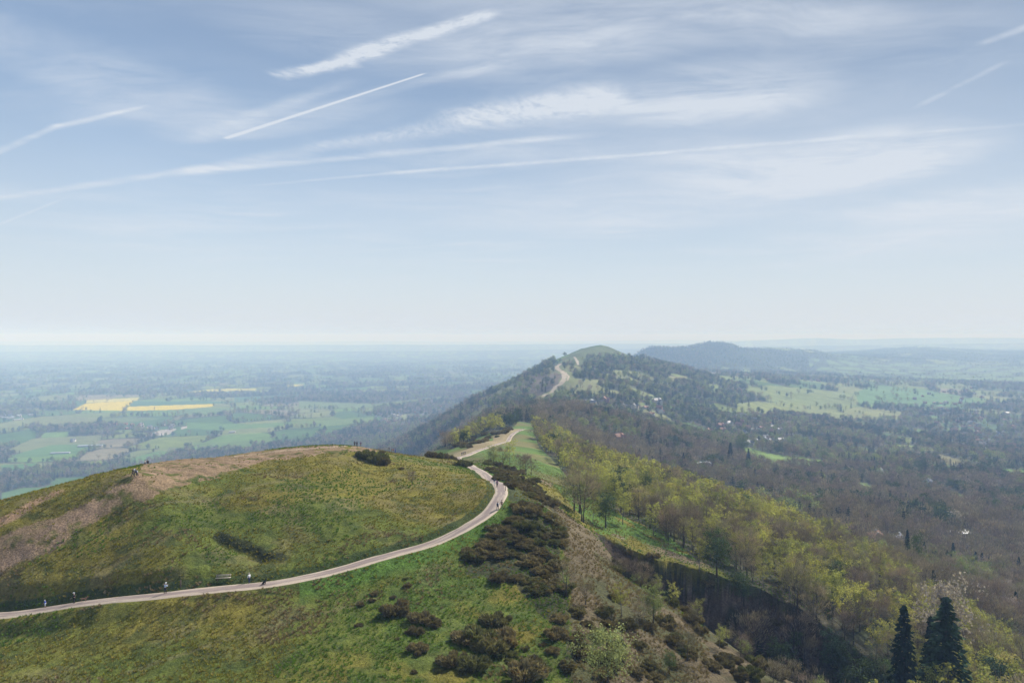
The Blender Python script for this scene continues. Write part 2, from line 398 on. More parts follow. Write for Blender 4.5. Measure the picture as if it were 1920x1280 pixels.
# column profiles for ray hits
_Zg = GZ.reshape(GD.shape)
_S = -_Zg / rows[:, None]                         # tangent of depression
_Srun = np.minimum.accumulate(_S, axis=0)          # smallest depression so far -> visibility
VIS = (_S <= _Srun + 1e-9)
def hit(px, py, dmin=55.0, dmax=1e9):
    """first ground met by the ray through photo pixel (px,py) beyond dmin"""
    u = (px - 960) / F; s = (py - YH) / F
    i = int(np.clip(np.searchsorted(cols, u), 1, len(cols) - 1))
    fu = (u - cols[i - 1]) / (cols[i] - cols[i - 1])
    col = _S[:, i - 1] * (1 - fu) + _S[:, i] * fu
    ok = np.where((col <= s) & (rows >= dmin))[0]
    if len(ok) == 0: return None
    j = ok[0]
    if j > 0 and rows[j - 1] >= dmin and col[j - 1] > s:
        t = (col[j - 1] - s) / (col[j - 1] - col[j]); D = rows[j - 1] + t * (rows[j] - rows[j - 1])
    else: D = rows[j]
    return (u * D, D, ground_z(u * D, D))
def visible(px, D):
    i = np.clip(np.searchsorted(cols, (px - 960) / F), 0, len(cols) - 1); j = np.clip(np.searchsorted(rows, D), 0, len(rows) - 1)
    return VIS[j, i]

# ============================================================ materials
def new_mat(name):
    m = bpy.data.materials.new(name); m.use_nodes = True
    return m, NT(m.node_tree)
def simple(name, col, rough=0.8, var=0.0, scale=3.0):
    m, n = new_mat(name); out = n.node('ShaderNodeOutputMaterial'); b = n.node('ShaderNodeBsdfPrincipled')
    n.l.new(b.outputs[0], out.inputs[0]); b.inputs['Roughness'].default_value = rough; b.inputs['Specular IOR Level'].default_value = 0.25
    if var:
        tc = n.node('ShaderNodeTexCoord').outputs['Object']
        f = n.noise(tc, scale, 4, 0.6)
        n.l.new(n.mix(f, c4([c * (1 - var) for c in col]), c4([min(1, c * (1 + var)) for c in col])), b.inputs['Base Color'])
    else: b.inputs['Base Color'].default_value = c4(col)
    return m
def leafy(name, cols, trans=0.35, scale=0.5):
    """foliage: colour differs from plant to plant and from clump to clump; thin leaves let light through"""
    m, n = new_mat(name); out = n.node('ShaderNodeOutputMaterial')
    oi = n.node('ShaderNodeObjectInfo'); tc = n.node('ShaderNodeTexCoord').outputs['Object']
    r = n.node('ShaderNodeValToRGB'); cr = r.color_ramp
    while len(cr.elements) < len(cols): cr.elements.new(0.5)
    for i, c in enumerate(cols): cr.elements[i].position = i / max(1, len(cols) - 1); cr.elements[i].color = c4(c)
    n.l.new(oi.outputs['Random'], r.inputs[0])
    f = n.remap(n.noise(tc, scale, 3, 0.6), 0.3, 0.7, 0.72, 1.3)
    geo = n.node('ShaderNodeNewGeometry')
    f2 = n.math('MULTIPLY', n.remap(geo.outputs['Random Per Island'], 0, 1, 0.7, 1.3), n.remap(n.math('FRACT', n.math('MULTIPLY', oi.outputs['Random'], 37.0)), 0, 1, 0.72, 1.2))
    col = n.vmath('SCALE', r.outputs[0], n.math('MULTIPLY', f, f2))
    d = n.node('ShaderNodeBsdfDiffuse'); n.l.new(col, d.inputs[0])
    if trans:
        t = n.node('ShaderNodeBsdfTranslucent'); n.l.new(n.vmath('MULTIPLY', col, (1.15, 1.15, 0.8)), t.inputs[0])
        mx = n.node('ShaderNodeMixShader'); mx.inputs[0].default_value = trans
        n.l.new(d.outputs[0], mx.inputs[1]); n.l.new(t.outputs[0], mx.inputs[2]); n.l.new(mx.outputs[0], out.inputs[0])
    else: n.l.new(d.outputs[0], out.inputs[0])
    return m
M_BIRCH = leafy('birch_leaves', [(.32, .32, .085), (.44, .42, .12), (.26, .285, .09), (.38, .33, .13)], .44)
M_TWIG = leafy('bare_twigs', [(.21, .165, .145), (.31, .235, .17), (.25, .225, .14), (.36, .29, .18)], .12, .4)
M_GREEN = leafy('dark_green_leaves', [(.07, .10, .045), (.105, .14, .045), (.065, .10, .06)], .15)
M_CONIF = leafy('conifer_needles', [(.028, .05, .032), (.042, .066, .034)], .05)
M_PALE = leafy('pale_new_leaves', [(.20, .24, .09), (.26, .28, .12), (.17, .22, .07)], .4)
M_BLOSS = leafy('blossom', [(.30, .25, .22), (.34, .29, .25), (.24, .20, .16)], .3)
M_GORSE = leafy('gorse_spines', [(.165, .14, .07), (.21, .17, .085), (.14, .15, .055)], .25, 1.2)
M_GORSEY = leafy('gorse_dry_tips', [(.26, .16, .06), (.20, .13, .06)], .1, 1.2)
M_BARK = simple('bark', (.075, .062, .05), .9, .35, 4)
M_BARKW = simple('birch_bark', (.20, .185, .165), .9, .5, 5)

def ground_material():
    m, n = new_mat('hill_ground'); out = n.node('ShaderNodeOutputMaterial'); b = n.node('ShaderNodeBsdfPrincipled')
    n.l.new(b.outputs[0], out.inputs[0]); b.inputs['Roughness'].default_value = 0.95; b.inputs['Specular IOR Level'].default_value = 0.1
    at = n.node('ShaderNodeAttribute', _attribute_name='cover'); aux = n.node('ShaderNodeAttribute', _attribute_name='aux')
    near, tuss, _z = n.sep(aux.outputs['Vector'])
    P = n.node('ShaderNodeNewGeometry').outputs['Position']
    n1 = n.noise(P, 2.4, 6, 0.7, 0.3); n2 = n.noise(P, 0.35, 5, 0.6); n3 = n.noise(P, 0.02, 6, 0.62)
    k1 = n.remap(n1, 0.28, 0.72, 0.42, 1.6); k2 = n.remap(n2, 0.3, 0.7, 0.72, 1.3); k3 = n.remap(n3, 0.3, 0.7, 0.8, 1.22)
    kn = n.math('MULTIPLY', k1, k2)
    # away from the near hill the fine grain fades into field-sized tone
    kn = n.math('ADD', n.math('MULTIPLY', n.math('SUBTRACT', kn, 1.0), tuss), 1.0)
    col = n.vmath('SCALE', at.outputs['Color'], n.math('MULTIPLY', kn, k3))
    # reddish dead stems and lighter straw blades in the turf
    st = n.math('MULTIPLY', n.remap(n.noise(P, 5.5, 4, 0.7), 0.58, 0.75, 0, .55), tuss)
    col = n.mix(st, col, c4((.23, .19, .10)))
    n.l.new(col, b.inputs['Base Color'])
    bp = n.node('ShaderNodeBump'); bp.inputs['Strength'].default_value = 1.0; bp.inputs['Distance'].default_value = 0.5
    n.l.new(n.math('MULTIPLY', n1, tuss), bp.inputs['Height']); n.l.new(bp.outputs[0], b.inputs['Normal'])
    return m

# ============================================================ land cover
PY2 = lambda P: P
POLY_BIRCH = [(1000,806),(1060,815),(1130,848),(1300,908),(1450,962),(1600,1032),(1700,1100),(1820,1190),(1960,1330),(1500,1330),(1560,1190),(1425,1118),(1335,1075),(1300,1058),(1290,1035),(1210,985),(1160,965),(1120,945),(1080,925),(1060,890),(1035,860),(1010,838)]
POLY_KNOLL = [(745,862),(800,845),(850,842),(880,828),(915,812),(960,803),(968,795),(900,788),(820,800),(750,835)]
POLY_GORSE = [(895,868),(960,888),(1012,925),(1062,985),(1045,1045),(1062,1120),(1068,1185),(1010,1150),(960,1095),(870,1078),(858,1050),(900,1010),(962,975),(970,945),(940,905)]
POLY_BRACK = [(1012,925),(1110,1003),(1172,1087),(1245,1125),(1417,1262),(1560,1400),(1080,1400),(1072,1190),(1062,1080),(1050,990)]
POLY_BARE = [(-400,1150),(-60,1095),(60,1045),(150,992),(230,948),(330,915),(400,895),(445,882),(500,862),(560,853),(650,847),(715,846),(690,838),(600,838),(520,842),(440,850),(330,856),(272,866),(250,898),(180,938),(100,972),(0,1005),(-400,1060)]
CLEAR = [ # open ground on the hills: polygon in the photo, dmin, dmax, colour
 ([(1395,728),(1440,722),(1530,730),(1605,737),(1618,752),(1590,770),(1500,762),(1440,752)], 1500, 4000, (.15,.19,.06)),
 ([(1380,757),(1420,752),(1560,765),(1600,780),(1560,786),(1470,778),(1385,770)], 1200, 3500, (.17,.20,.06)),
 ([(1605,735),(1640,722),(1720,728),(1800,742),(1850,755),(1790,768),(1700,762),(1610,758)], 1500, 4500, (.09,.18,.06)),
 ([(1585,768),(1605,762),(1690,772),(1690,786),(1600,788),(1580,780)], 1500, 3500, (.18,.20,.07)),
 ([(1318,722),(1345,720),(1352,732),(1335,738)], 1500, 3000, (.15,.19,.06)),
 ([(1385,842),(1400,838),(1440,850),(1540,862),(1550,872),(1500,875),(1450,880),(1400,862)], 700, 1500, (.13,.20,.04)),
 ([(1740,852),(1760,850),(1840,872),(1830,880),(1780,872)], 800, 1600, (.17,.16,.07)),
 ([(1870,878),(1990,885),(1990,900),(1885,895)], 600, 1600, (.12,.22,.05)),
 ([(1755,918),(1775,915),(1830,938),(1820,945),(1770,930)], 500, 1200, (.14,.2,.04)),
 ([(1820,1025),(1860,1035),(1990,1060),(1990,1072),(1870,1052)], 300, 900, (.13,.18,.05)),
 ([(1600,905),(1625,905),(1650,925),(1630,935)], 500, 1000, (.14,.19,.05)),
 ([(1255,705),(1290,705),(1286,714),(1245,716)], 1500, 2600, (.2,.2,.09)),
 ([(1355,688),(1420,690),(1402,698),(1350,692)], 2500, 4500, (.13,.18,.06)),
 ([(1515,672),(1600,678),(1990,690),(1990,720),(1760,712),(1600,704),(1520,692)], 2800, 7000, (.115,.18,.07)),
 ([(1685,664),(1712,662),(1705,668),(1690,668)], 5000, 9000, (.17,.19,.07)),
]
FHTOP = [(1060,668),(1100,652),(1130,647),(1160,652),(1200,664),(1245,682),(1180,668),(1150,660),(1110,668),(1090,684),(1078,690),(1062,680)]
FHPATHSIDE = [(1040,690),(1052,684),(1075,700),(1082,715),(1060,730),(1035,745),(1010,758),(985,760),(1005,745),(1040,725),(1052,705)]
HEATHER = [(985,722),(1000,702),(1045,698),(1055,706),(1040,722),(1010,742),(990,745)]
BRACKH = [(940,770),(990,755),(1010,757),(1000,768),(950,775)]
WOODX = [([(1060,688),(1150,665),(1250,690),(1330,705),(1330,760),(1200,760),(1080,735)], 1300, 2700)]
# distinct fields of the plain: polygon, colour
FIELDS = [
 ([(136,768),(160,756),(250,751),(232,770)], (.50,.40,.012)), ([(160,755),(163,750),(262,745),(256,751)], (.42,.38,.10)),
 ([(232,770),(241,762),(402,757),(398,762),(330,768)], (.50,.40,.012)), ([(241,762),(252,752),(470,752),(400,757)], (.06,.13,.06)),
 ([(340,739),(362,733),(400,729),(480,728),(480,731),(400,734),(362,739)], (.42,.38,.08)), ([(532,723),(545,721),(570,721),(560,724)], (.45,.38,.06)),
 ([(70,799),(105,778),(190,784),(180,795),(120,801)], (.15,.17,.07)), ([(190,784),(250,781),(300,785),(190,797)], (.12,.16,.06)),
 ([(270,818),(300,806),(332,803),(315,815)], (.34,.31,.28)), ([(340,800),(365,796),(360,800),(338,805)], (.34,.31,.28)),
 ([(300,775),(345,766),(440,764),(400,778)], (.11,.17,.06)), ([(0,850),(60,822),(200,815),(180,830),(80,845)], (.15,.17,.07)),
 ([(15,855),(95,834),(195,832),(150,850),(60,857)], (.09,.17,.05)), ([(360,830),(510,824),(512,828),(440,838),(370,838)], (.11,.17,.05)),
 ([(350,792),(470,795),(560,790),(520,800),(420,806),(350,803)], (.10,.18,.05)), ([(230,862),(300,845),(330,847),(260,870)], (.10,.18,.05)),
 ([(0,872),(70,868),(60,878),(0,884)], (.08,.17,.05)), ([(0,925),(40,915),(120,912),(90,935),(0,945)], (.09,.16,.05)),
 ([(560,752),(700,757),(840,742),(830,748),(700,765),(560,765)], (.12,.17,.06)), ([(560,790),(700,782),(700,790),(600,800)], (.12,.18,.05)),
 ([(440,745),(560,740),(570,744),(440,752)], (.07,.14,.07)), ([(600,730),(690,726),(690,731),(600,735)], (.08,.16,.07)),
 ([(1120,715),(1125,715),(1125,716)], (.1,.1,.1)),
]
def fields(x, y):
    """patchwork of hedged fields: returns cell random value, distance to the hedge line, second random"""
    wx = x + (fbm(x, y, 900, 2, 4) - .5) * 300; wy = y + (fbm(x, y, 800, 2, 6) - .5) * 300
    S = 185.0; a = 0.35
    X = (wx * math.cos(a) + wy * math.sin(a)) / S; Y = (-wx * math.sin(a) + wy * math.cos(a)) / S * 0.8
    xi = np.floor(X).astype(np.int64); yi = np.floor(Y).astype(np.int64)
    d1 = np.full(X.shape, 1e9); d2 = d1.copy(); c1 = np.zeros(X.shape); c2 = np.zeros(X.shape)
    for i in (-1, 0, 1):
        for j in (-1, 0, 1):
            u = (xi + i) & 255; v = (yi + j) & 255
            sx = xi + i + 0.15 + 0.7 * _perm[6][u, v]; sy = yi + j + 0.15 + 0.7 * _perm[7][u, v]
            ddx = np.abs(X - sx); ddy = np.abs(Y - sy)
            d = (ddx ** 3 + ddy ** 3) ** (1 / 3.)
            m1 = d < d1; m2 = ~m1 & (d < d2)
            d2 = np.where(m1, d1, np.where(m2, d, d2)); c1 = np.where(m1, _perm[0][u, v], c1); c2 = np.where(m1, _perm[1][u, v], c2); d1 = np.where(m1, d, d1)
    return c1, (d2 - d1) * S * 0.5, c2
def woodmask(x, y, z, px, py):
    """0..1 tree cover for ground beyond the near hill; kind code: 0 mixed bare wood, 1 birch, 2 parkland/hedges"""
    w = np.zeros(x.shape); far = y > 330
    hill = ((z > -318) & (y < 2700) & (px < 1300)) | (px > 1080) & (y < 1750) | (px > 1080) & (py > np.interp(px, [1080, 1300, 1420, 1560, 1700, 1920], [600, 700, 730, 765, 800, 850]))
    # hill woods
    w = np.where(hill & far, 0.95, 0.0)
    n_ = fbm(x, y, 420, 4, 2)
    plain = far & ~hill
    c1, hd, c2 = fields(x, y)
    woods = (n_ > 0.60) | (c2 > 0.90)
    close = plain & (px > 560) & (px < 1000) & (y > 1500) & (y < 4300)
    lowthr = np.where(px > 600, 0.56, 0.64) + .04 * (y > 4500)
    w = np.where(plain & (n_ > lowthr), 0.9, w)
    w = np.where(plain & (c2 > np.where(y > 4500, .90, .965)), 0.85, w)
    foot = plain & (py > np.interp(px, [0, 250, 400, 600, 700, 850], [885, 850, 842, 825, 790, 760])) & (n_ > 0.40)
    w = np.where(foot, 0.9, w)
    town = plain & (px > 700) & (px < 1000) & (py > 745) & (n_ > .38); w = np.where(town, 0.62, w)
    w = np.where(plain & (w < .3) & (hd < np.where(y > 4000, 10, 7)), 0.75 * (fbm(x, y, 120, 2, 2) > .36), w)
    # camp hill and western ridges
    ch = (y > 3700) & (y < 5600) & (px > 1130) & (px < 1560) & (z > -215); w = np.where(ch, 0.9, w)
    wr = (y > 5600) & (y < 9500) & (px > 1480) & (z > -225) & (n_ > .36); w = np.where(wr, 0.85, w)
    w = np.where((y > 2300) & (px > 1080) & (hd < 14) & (w < .5), 0.8, w)
    w = np.where((px > 1600) & (y > 1500) & (y < 5000) & (w < .5) & (n_ > .5), .7, w)
    tn = (px > 1640) & (py > 745) & (py < 880) & (y > 1300); w = np.where(tn & (n_ > .3), .72, w)
    for poly, a, b, c in CLEAR:
        m = (y > a) & (y < b)
        w = np.where(m & inpoly(px, py, poly), np.where((hd < 4.5) & (y > 1500), .55, 0.0), w)
    for poly, c in FIELDS: w = np.where((y > 1300) & inpoly(px, py, poly), np.where(hd < -1, .5, 0.0), w)
    jx = px + (fbm(x, y, 60, 3, 1) - .5) * 16; jy = py + (fbm(x, y, 60, 3, 3) - .5) * 8
    w = np.where((y > 1100) & (y < 2600) & inpoly(jx, jy, HEATHER), .3, w)
    for poly in (FHTOP, FHPATHSIDE, BRACKH): w = np.where((y > 1100) & (y < 2600) & inpoly(jx, jy, poly), np.where(fbm(x, y, 40, 2, 3) > .55, .12, 0.01), w)
    w = np.where((y > 1850) & (y < 2700) & (px < 1200) & (px > 1040) & (py < np.interp(px, [1040, 1100, 1160, 1200], [683, 672, 668, 676])), 0.0, w)
    gl2 = (px > 1180) & (y > 1050) & (y < 3300) & far & (fbm(x, y, 75, 3, 5) > np.where(px > 1500, .565, .62)); w = np.where(gl2, np.minimum(w, .10), w)
    # scattered glades on the far hill's right flank
    fl = (y > 1250) & (y < 2400) & (px > 880) & (px < 1075) & (fbm(x, y, 60, 3, 2) > .57); w = np.where(fl, .15, w)
    gl = (y > 1200) & (y < 1900) & (px > 1060) & (px < 1260) & (fbm(x, y, 55, 3, 6) > .53); w = np.where(gl, .12, w)
    # open hilltop round the saddle path
    w = np.where((y < 760) & (px < 1010) & ~inpoly(px, py, POLY_KNOLL) & (y > 250), 0, w)
    w = np.where((y < 700) & (y > 230) & inpoly(px, py, POLY_KNOLL), .85, w)
    b = (y < 640) & inpoly(px, py, POLY_BIRCH); w = np.where(b, .95, w)
    w = np.where((y < 640) & (y > 330) & (px > 1010) & (px < 1140) & ~b & (py > 840), 0, w)
    return w, hd, c1, c2, n_
def cover():
    x, y, z, px, py = GX, GY, GZ, GPX, GPY
    N = len(x)
    def C(c): return np.array(c)[None, :]
    def lerp(a, b, t): return a + (b - a) * t[:, None]
    n1 = fbm(x, y, 26, 4, 0); n2 = fbm(x, y, 7, 4, 3); n3 = fbm(x, y, 2.2, 3, 5)
    col = np.repeat(C((.17, .147, .028)), N, 0)                              # olive turf
    col = lerp(col, C((.082, .118, .020)), sstep(.45, .66, n1) * .75)            # fresher green
    col = lerp(col, C((.175, .145, .065)), sstep(.50, .72, n2) * .6)            # straw
    col = lerp(col, C((.045, .068, .018)), sstep(.54, .72, n3) * .6)
    # greener below the road; the bank above it carries painted shade
    below = (y < 330) & ((RS < 0) & (RD < 60) & (px < 1000))
    near = y < 330
    low = sstep(1010, 1120, py) * near * (px > 650); col = lerp(col, C((.060, .112, .018)), low * .65 * sstep(.3, .55, n2))
    verge = ((RS < -ROADW) & (RD < 9) & near & (px > 560)).astype(float); col = lerp(col, C((.075, .15, .022)), verge * .8 * sstep(9, 4, RD))
    bank = ((RS > ROADW) & (RD < 3.4) & near).astype(float); col = lerp(col, C((.035, .058, .016)), bank * .8)  # cut bank above the road coloured dark to stand for its shade
    tuss = np.where(y < 330, 1.0, 0.0)
    # worn ground
    jx = px + (n2 - .5) * 26; jy = py + (n2 - .5) * 16 + (n3 - .5) * 10
    bare = inpoly(jx, jy, POLY_BARE) & (y < 250)
    bt = bare * sstep(.78, .55, n3)
    col = lerp(col, C((.25, .175, .105)), bt)
    tr = [P3(*p) for p in ((-40, 1085, 118), (0, 1066, 121), (90, 1020, 127), (200, 955, 136), (300, 905, 150), (420, 868, 172), (520, 855, 186))]
    d, _, _, _ = polydist(x, y, catmull(tr, 4)); col = lerp(col, C((.27, .185, .125)), sstep(2.6, .8, d) * near * .8 * sstep(.7, .45, n3))
    tr = [P3(*p) for p in ((440, 852, 188), (560, 843, 196), (670, 843, 212), (740, 853, 225))]
    d, _, _, _ = polydist(x, y, catmull(tr, 4)); col = lerp(col, C((.36, .27, .19)), sstep(2.2, .6, d) * near * .9)
    for trk in (((-60, 1010, 128), (20, 975, 132), (60, 952, 136), (102, 933, 139)),):
        d, _, _, _ = polydist(x, y, catmull([P3(*p) for p in trk], 4)); col = lerp(col, C((.34, .22, .13)), sstep(2.3, .7, d) * near)
    for trk in (((230, 1290, 90), (400, 1225, 96), (560, 1170, 103), (700, 1120, 110)), ((200, 1010, 128), (420, 925, 145), (600, 870, 175))):   # faint trodden lines
        d, _, _, _ = polydist(x, y, catmull([P3(*p) for p in trk], 4)); col = lerp(col, C((.17, .15, .07)), sstep(.9, .2, d) * near * .6)
    # slumped scarp on the dome, its shadow painted in as dark ground
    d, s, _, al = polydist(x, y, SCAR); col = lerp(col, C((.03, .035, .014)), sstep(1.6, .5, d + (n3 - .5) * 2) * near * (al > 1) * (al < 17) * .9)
    # bracken slope right of the gorse
    br = inpoly(px + (n2 - .5) * 60, py + (n1 - .5) * 30, POLY_BRACK) & (y < 260)
    br = br | ((y < 178) & (y > 60) & (px > np.interp(py, [925, 1090, 1330], [1020, 1075, 1090])) & (py > 1000))
    bc = lerp(np.repeat(C((.140, .110, .064)), N, 0), C((.095, .095, .042)), sstep(.42, .6, n2))
    col = np.where(br[:, None], bc, col)
    gz = inpoly(px + (n2 - .5) * 30, py + (n3 - .5) * 20, POLY_GORSE) & (y < 330)
    col = lerp(col, C((.05, .05, .028)), gz * .8)
    # strip of fresh grass right of the gorse, above the quarry
    stp = inpoly(px, py, [(1030,900),(1060,935),(1120,1000),(1250,1030),(1320,1062),(1260,1010),(1180,975),(1110,935),(1050,895)]) & (y < 330)
    col = lerp(col, C((.085, .16, .028)), stp * .9 * sstep(.35, .5, n2 + .1))
    rimb = inpoly(px, py, [(1150,1000),(1250,1030),(1330,1060),(1420,1105),(1420,1125),(1320,1085),(1200,1035),(1130,1010)]) & (y > 172) & (y < 230)
    col = lerp(col, C((.20, .15, .10)), rimb * .8 * sstep(.35, .55, n2))
    pk = inpoly(px, py, [(1003,886),(1020,880),(1042,905),(1030,915),(1010,905)]) & (y > 200) & (y < 330); col = lerp(col, C((.26, .17, .13)), pk * .7)
    f3 = fbm(x, z, 2.0, 3, 5); f2_ = fbm(x + z * .6, z * 1.3, 8, 4, 3)
    rock = lerp(np.repeat(C((.12, .088, .062)), N, 0), C((.05, .055, .028)), sstep(.40, .56, f2_)); rock = lerp(rock, C((.22, .165, .13)), sstep(.58, .70, f3) * sstep(.42, .55, n1))
    col = np.where((QM & (y > 100))[:, None], rock, col)
    # saddle: bright grass and worn verges of the far end of the road
    sad = (y >= 255) & (y < 760) & (px < 1120); col = np.where(sad[:, None], lerp(np.repeat(C((.095, .155, .035)), N, 0), C((.15, .14, .055)), sstep(.45, .65, n1)), col)
    wn = sad & (RS > 0) & (RD < 9 + 10 * (n1 - .3)); col = lerp(col, C((.27, .21, .125)), wn * .85)
    # woodland floor and fields
    w, hd, c1, c2, nn = woodmask(x, y, z, px, py)
    fc = np.repeat(C((.16, .205, .05)), N, 0)
    fc = lerp(fc, C((.075, .14, .035)), sstep(.25, .27, c1)); fc = lerp(fc, C((.19, .22, .085)), sstep(.42, .44, c1)); fc = lerp(fc, C((.13, .22, .05)), sstep(.60, .62, c1))
    fc = lerp(fc, C((.075, .14, .05)), sstep(.8, .82, c1)); fc = lerp(fc, C((.21, .19, .12)), sstep(.94, .95, c1))
    fc = fc * (0.72 + .3 * fbm(x, y, 90, 3, 5))[:, None]
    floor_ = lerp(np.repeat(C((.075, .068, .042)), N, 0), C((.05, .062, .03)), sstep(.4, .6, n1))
    nh = w < .5
    farm = (y > 330) & ~sad
    col = np.where(farm[:, None], np.where(nh[:, None], fc, floor_), col)
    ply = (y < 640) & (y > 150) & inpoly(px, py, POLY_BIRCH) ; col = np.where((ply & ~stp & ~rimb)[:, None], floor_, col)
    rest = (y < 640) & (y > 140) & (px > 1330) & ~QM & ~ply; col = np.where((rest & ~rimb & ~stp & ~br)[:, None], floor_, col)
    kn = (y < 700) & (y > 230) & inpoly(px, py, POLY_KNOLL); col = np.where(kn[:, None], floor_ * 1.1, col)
    for poly, a, b, c in CLEAR:
        m = (y > a) & (y < b) & inpoly(px, py, poly); col = np.where(m[:, None], C(c) * (.8 + .4 * n1)[:, None], col)
    fl = (y > 1250) & (y < 2400) & (px > 880) & (px < 1075) & (fbm(x, y, 60, 3, 2) > .57); col = np.where(fl[:, None], C((.13, .135, .055)), col)
    # far plain: darker hedges and copses
    far = y > 4200; dk = far & ((hd < 22) | (w > .5)); col = np.where(dk[:, None], C((.035, .05, .03)), col)
    for poly, c in FIELDS:
        m = (y > 1300) & inpoly(px, py, poly); col = np.where(m[:, None], C(c), col)
    fh = (y > 1100) & (y < 2700); jx = px + (fbm(x, y, 60, 3, 1) - .5) * 16; jy = py + (fbm(x, y, 60, 3, 3) - .5) * 8
    for poly, c in ((FHTOP, (.10, .125, .045)), (FHPATHSIDE, (.16, .18, .065)), (HEATHER, (.13, .105, .075)), (BRACKH, (.17, .12, .08))):
        m = fh & inpoly(jx, jy, poly); col = np.where(m[:, None], C(c) * (.75 + .5 * n1)[:, None], col)
    gl = (y > 1200) & (y < 1900) & (px > 1060) & (px < 1260) & (fbm(x, y, 55, 3, 6) > .55); col = np.where(gl[:, None], C((.17, .18, .08)), col)
    return col, tuss, w
COLR, TUSS, WMASK = cover()
def build_ground():
    R, Cn = GD.shape
    me = bpy.data.meshes.new('ground')
    idx = np.arange(R * Cn).reshape(R, Cn)
    q = np.stack([idx[:-1, :-1], idx[:-1, 1:], idx[1:, 1:], idx[1:, :-1]], -1).reshape(-1, 4)
    me.vertices.add(R * Cn); me.vertices.foreach_set('co', np.stack([GX, GY, GZ], 1).astype(np.float32).ravel())
    me.loops.add(q.size); me.loops.foreach_set('vertex_index', q.astype(np.int32).ravel())
    me.polygons.add(len(q)); me.polygons.foreach_set('loop_start', np.arange(0, q.size, 4, dtype=np.int32))
    me.update()
    me.polygons.foreach_set('use_smooth', np.ones(len(q), bool))
    a = me.attributes.new('cover', 'FLOAT_COLOR', 'POINT'); a.data.foreach_set('color', np.hstack([COLR, np.ones((len(COLR), 1))]).astype(np.float32).ravel())
    b = me.attributes.new('aux', 'FLOAT_VECTOR', 'POINT'); b.data.foreach_set('vector', np.stack([np.clip(GY / 3000, 0, 1), TUSS, TUSS * 0], 1).astype(np.float32).ravel())
    me.materials.append(ground_material())
    o = bpy.data.objects.new('ground', me); COL.objects.link(o); o['kind'] = 'structure'; o['label'] = 'grassy hill, wooded valleys and hedged plain'
    return o
build_ground()

# ---------------------------------------------------------------- haze
def build_haze():
    me = bpy.data.meshes.new('haze')
    x0, x1, y0, y1, z0, z1 = -96000., 96000., -600., 61000., -372., 75.
    v = [(x0, y0, z0), (x1, y0, z0), (x1, y1, z0), (x0, y1, z0), (x0, y0, z1), (x1, y0, z1), (x1, y1, z1), (x0, y1, z1)]
    me.from_pydata(v, [], [(3, 2, 1, 0), (4, 5, 6, 7), (0, 1, 5, 4), (1, 2, 6, 5), (2, 3, 7, 6), (3, 0, 4, 7)])
    m, n = new_mat('haze_air'); out = n.node('ShaderNodeOutputMaterial'); vol = n.node('ShaderNodeVolumePrincipled')
    vol.inputs['Color'].default_value = c4(HAZE_COL); vol.inputs['Density'].default_value = HAZE_D; vol.inputs['Absorption Color'].default_value = (1, 1, 1, 1); vol.inputs['Anisotropy'].default_value = HAZE_G
    n.l.new(vol.outputs[0], out.inputs[1]); me.materials.append(m)
    o = bpy.data.objects.new('haze', me); COL.objects.link(o); o['kind'] = 'stuff'; o['label'] = 'pale blue haze over the far plain and hills'
HAZE_D = 2.05e-4; HAZE_COL = (.42, .62, 1.0); HAZE_G = -0.08
build_haze()
#==SPLIT==

# ============================================================ the road: gravel surface, paler worn edges, laid 4 cm proud of its bed
def road_material():
    m, n = new_mat('worn_road'); out = n.node('ShaderNodeOutputMaterial'); b = n.node('ShaderNodeBsdfPrincipled')
    n.l.new(b.outputs[0], out.inputs[0]); b.inputs['Roughness'].default_value = 0.9
    at = n.node('ShaderNodeAttribute', _attribute_name='across'); ac, al, _ = n.sep(at.outputs['Vector'])
    P = n.node('ShaderNodeNewGeometry').outputs['Position']
    f = n.noise(P, 0.45, 5, 0.62); g = n.noise(P, 6.0, 4, 0.6)
    edge = n.remap(n.math('ADD', n.math('ABSOLUTE', ac), n.math('MULTIPLY', n.math('SUBTRACT', f, 0.5), 0.7)), 0.5, 0.72)
    patch = n.remap(n.noise(n.comb(n.math('MULTIPLY', al, 0.06), ac, 0.0), 1.6, 3, 0.5), 0.48, 0.60)
    tar = n.mix(patch, c4((.215, .165, .145)), c4((.33, .265, .215)))
    col = n.mix(edge, tar, c4((.42, .34, .255)))
    col = n.vmath('SCALE', col, n.remap(g, 0.25, 0.75, 0.78, 1.2))
    n.l.new(col, b.inputs['Base Color']); return m
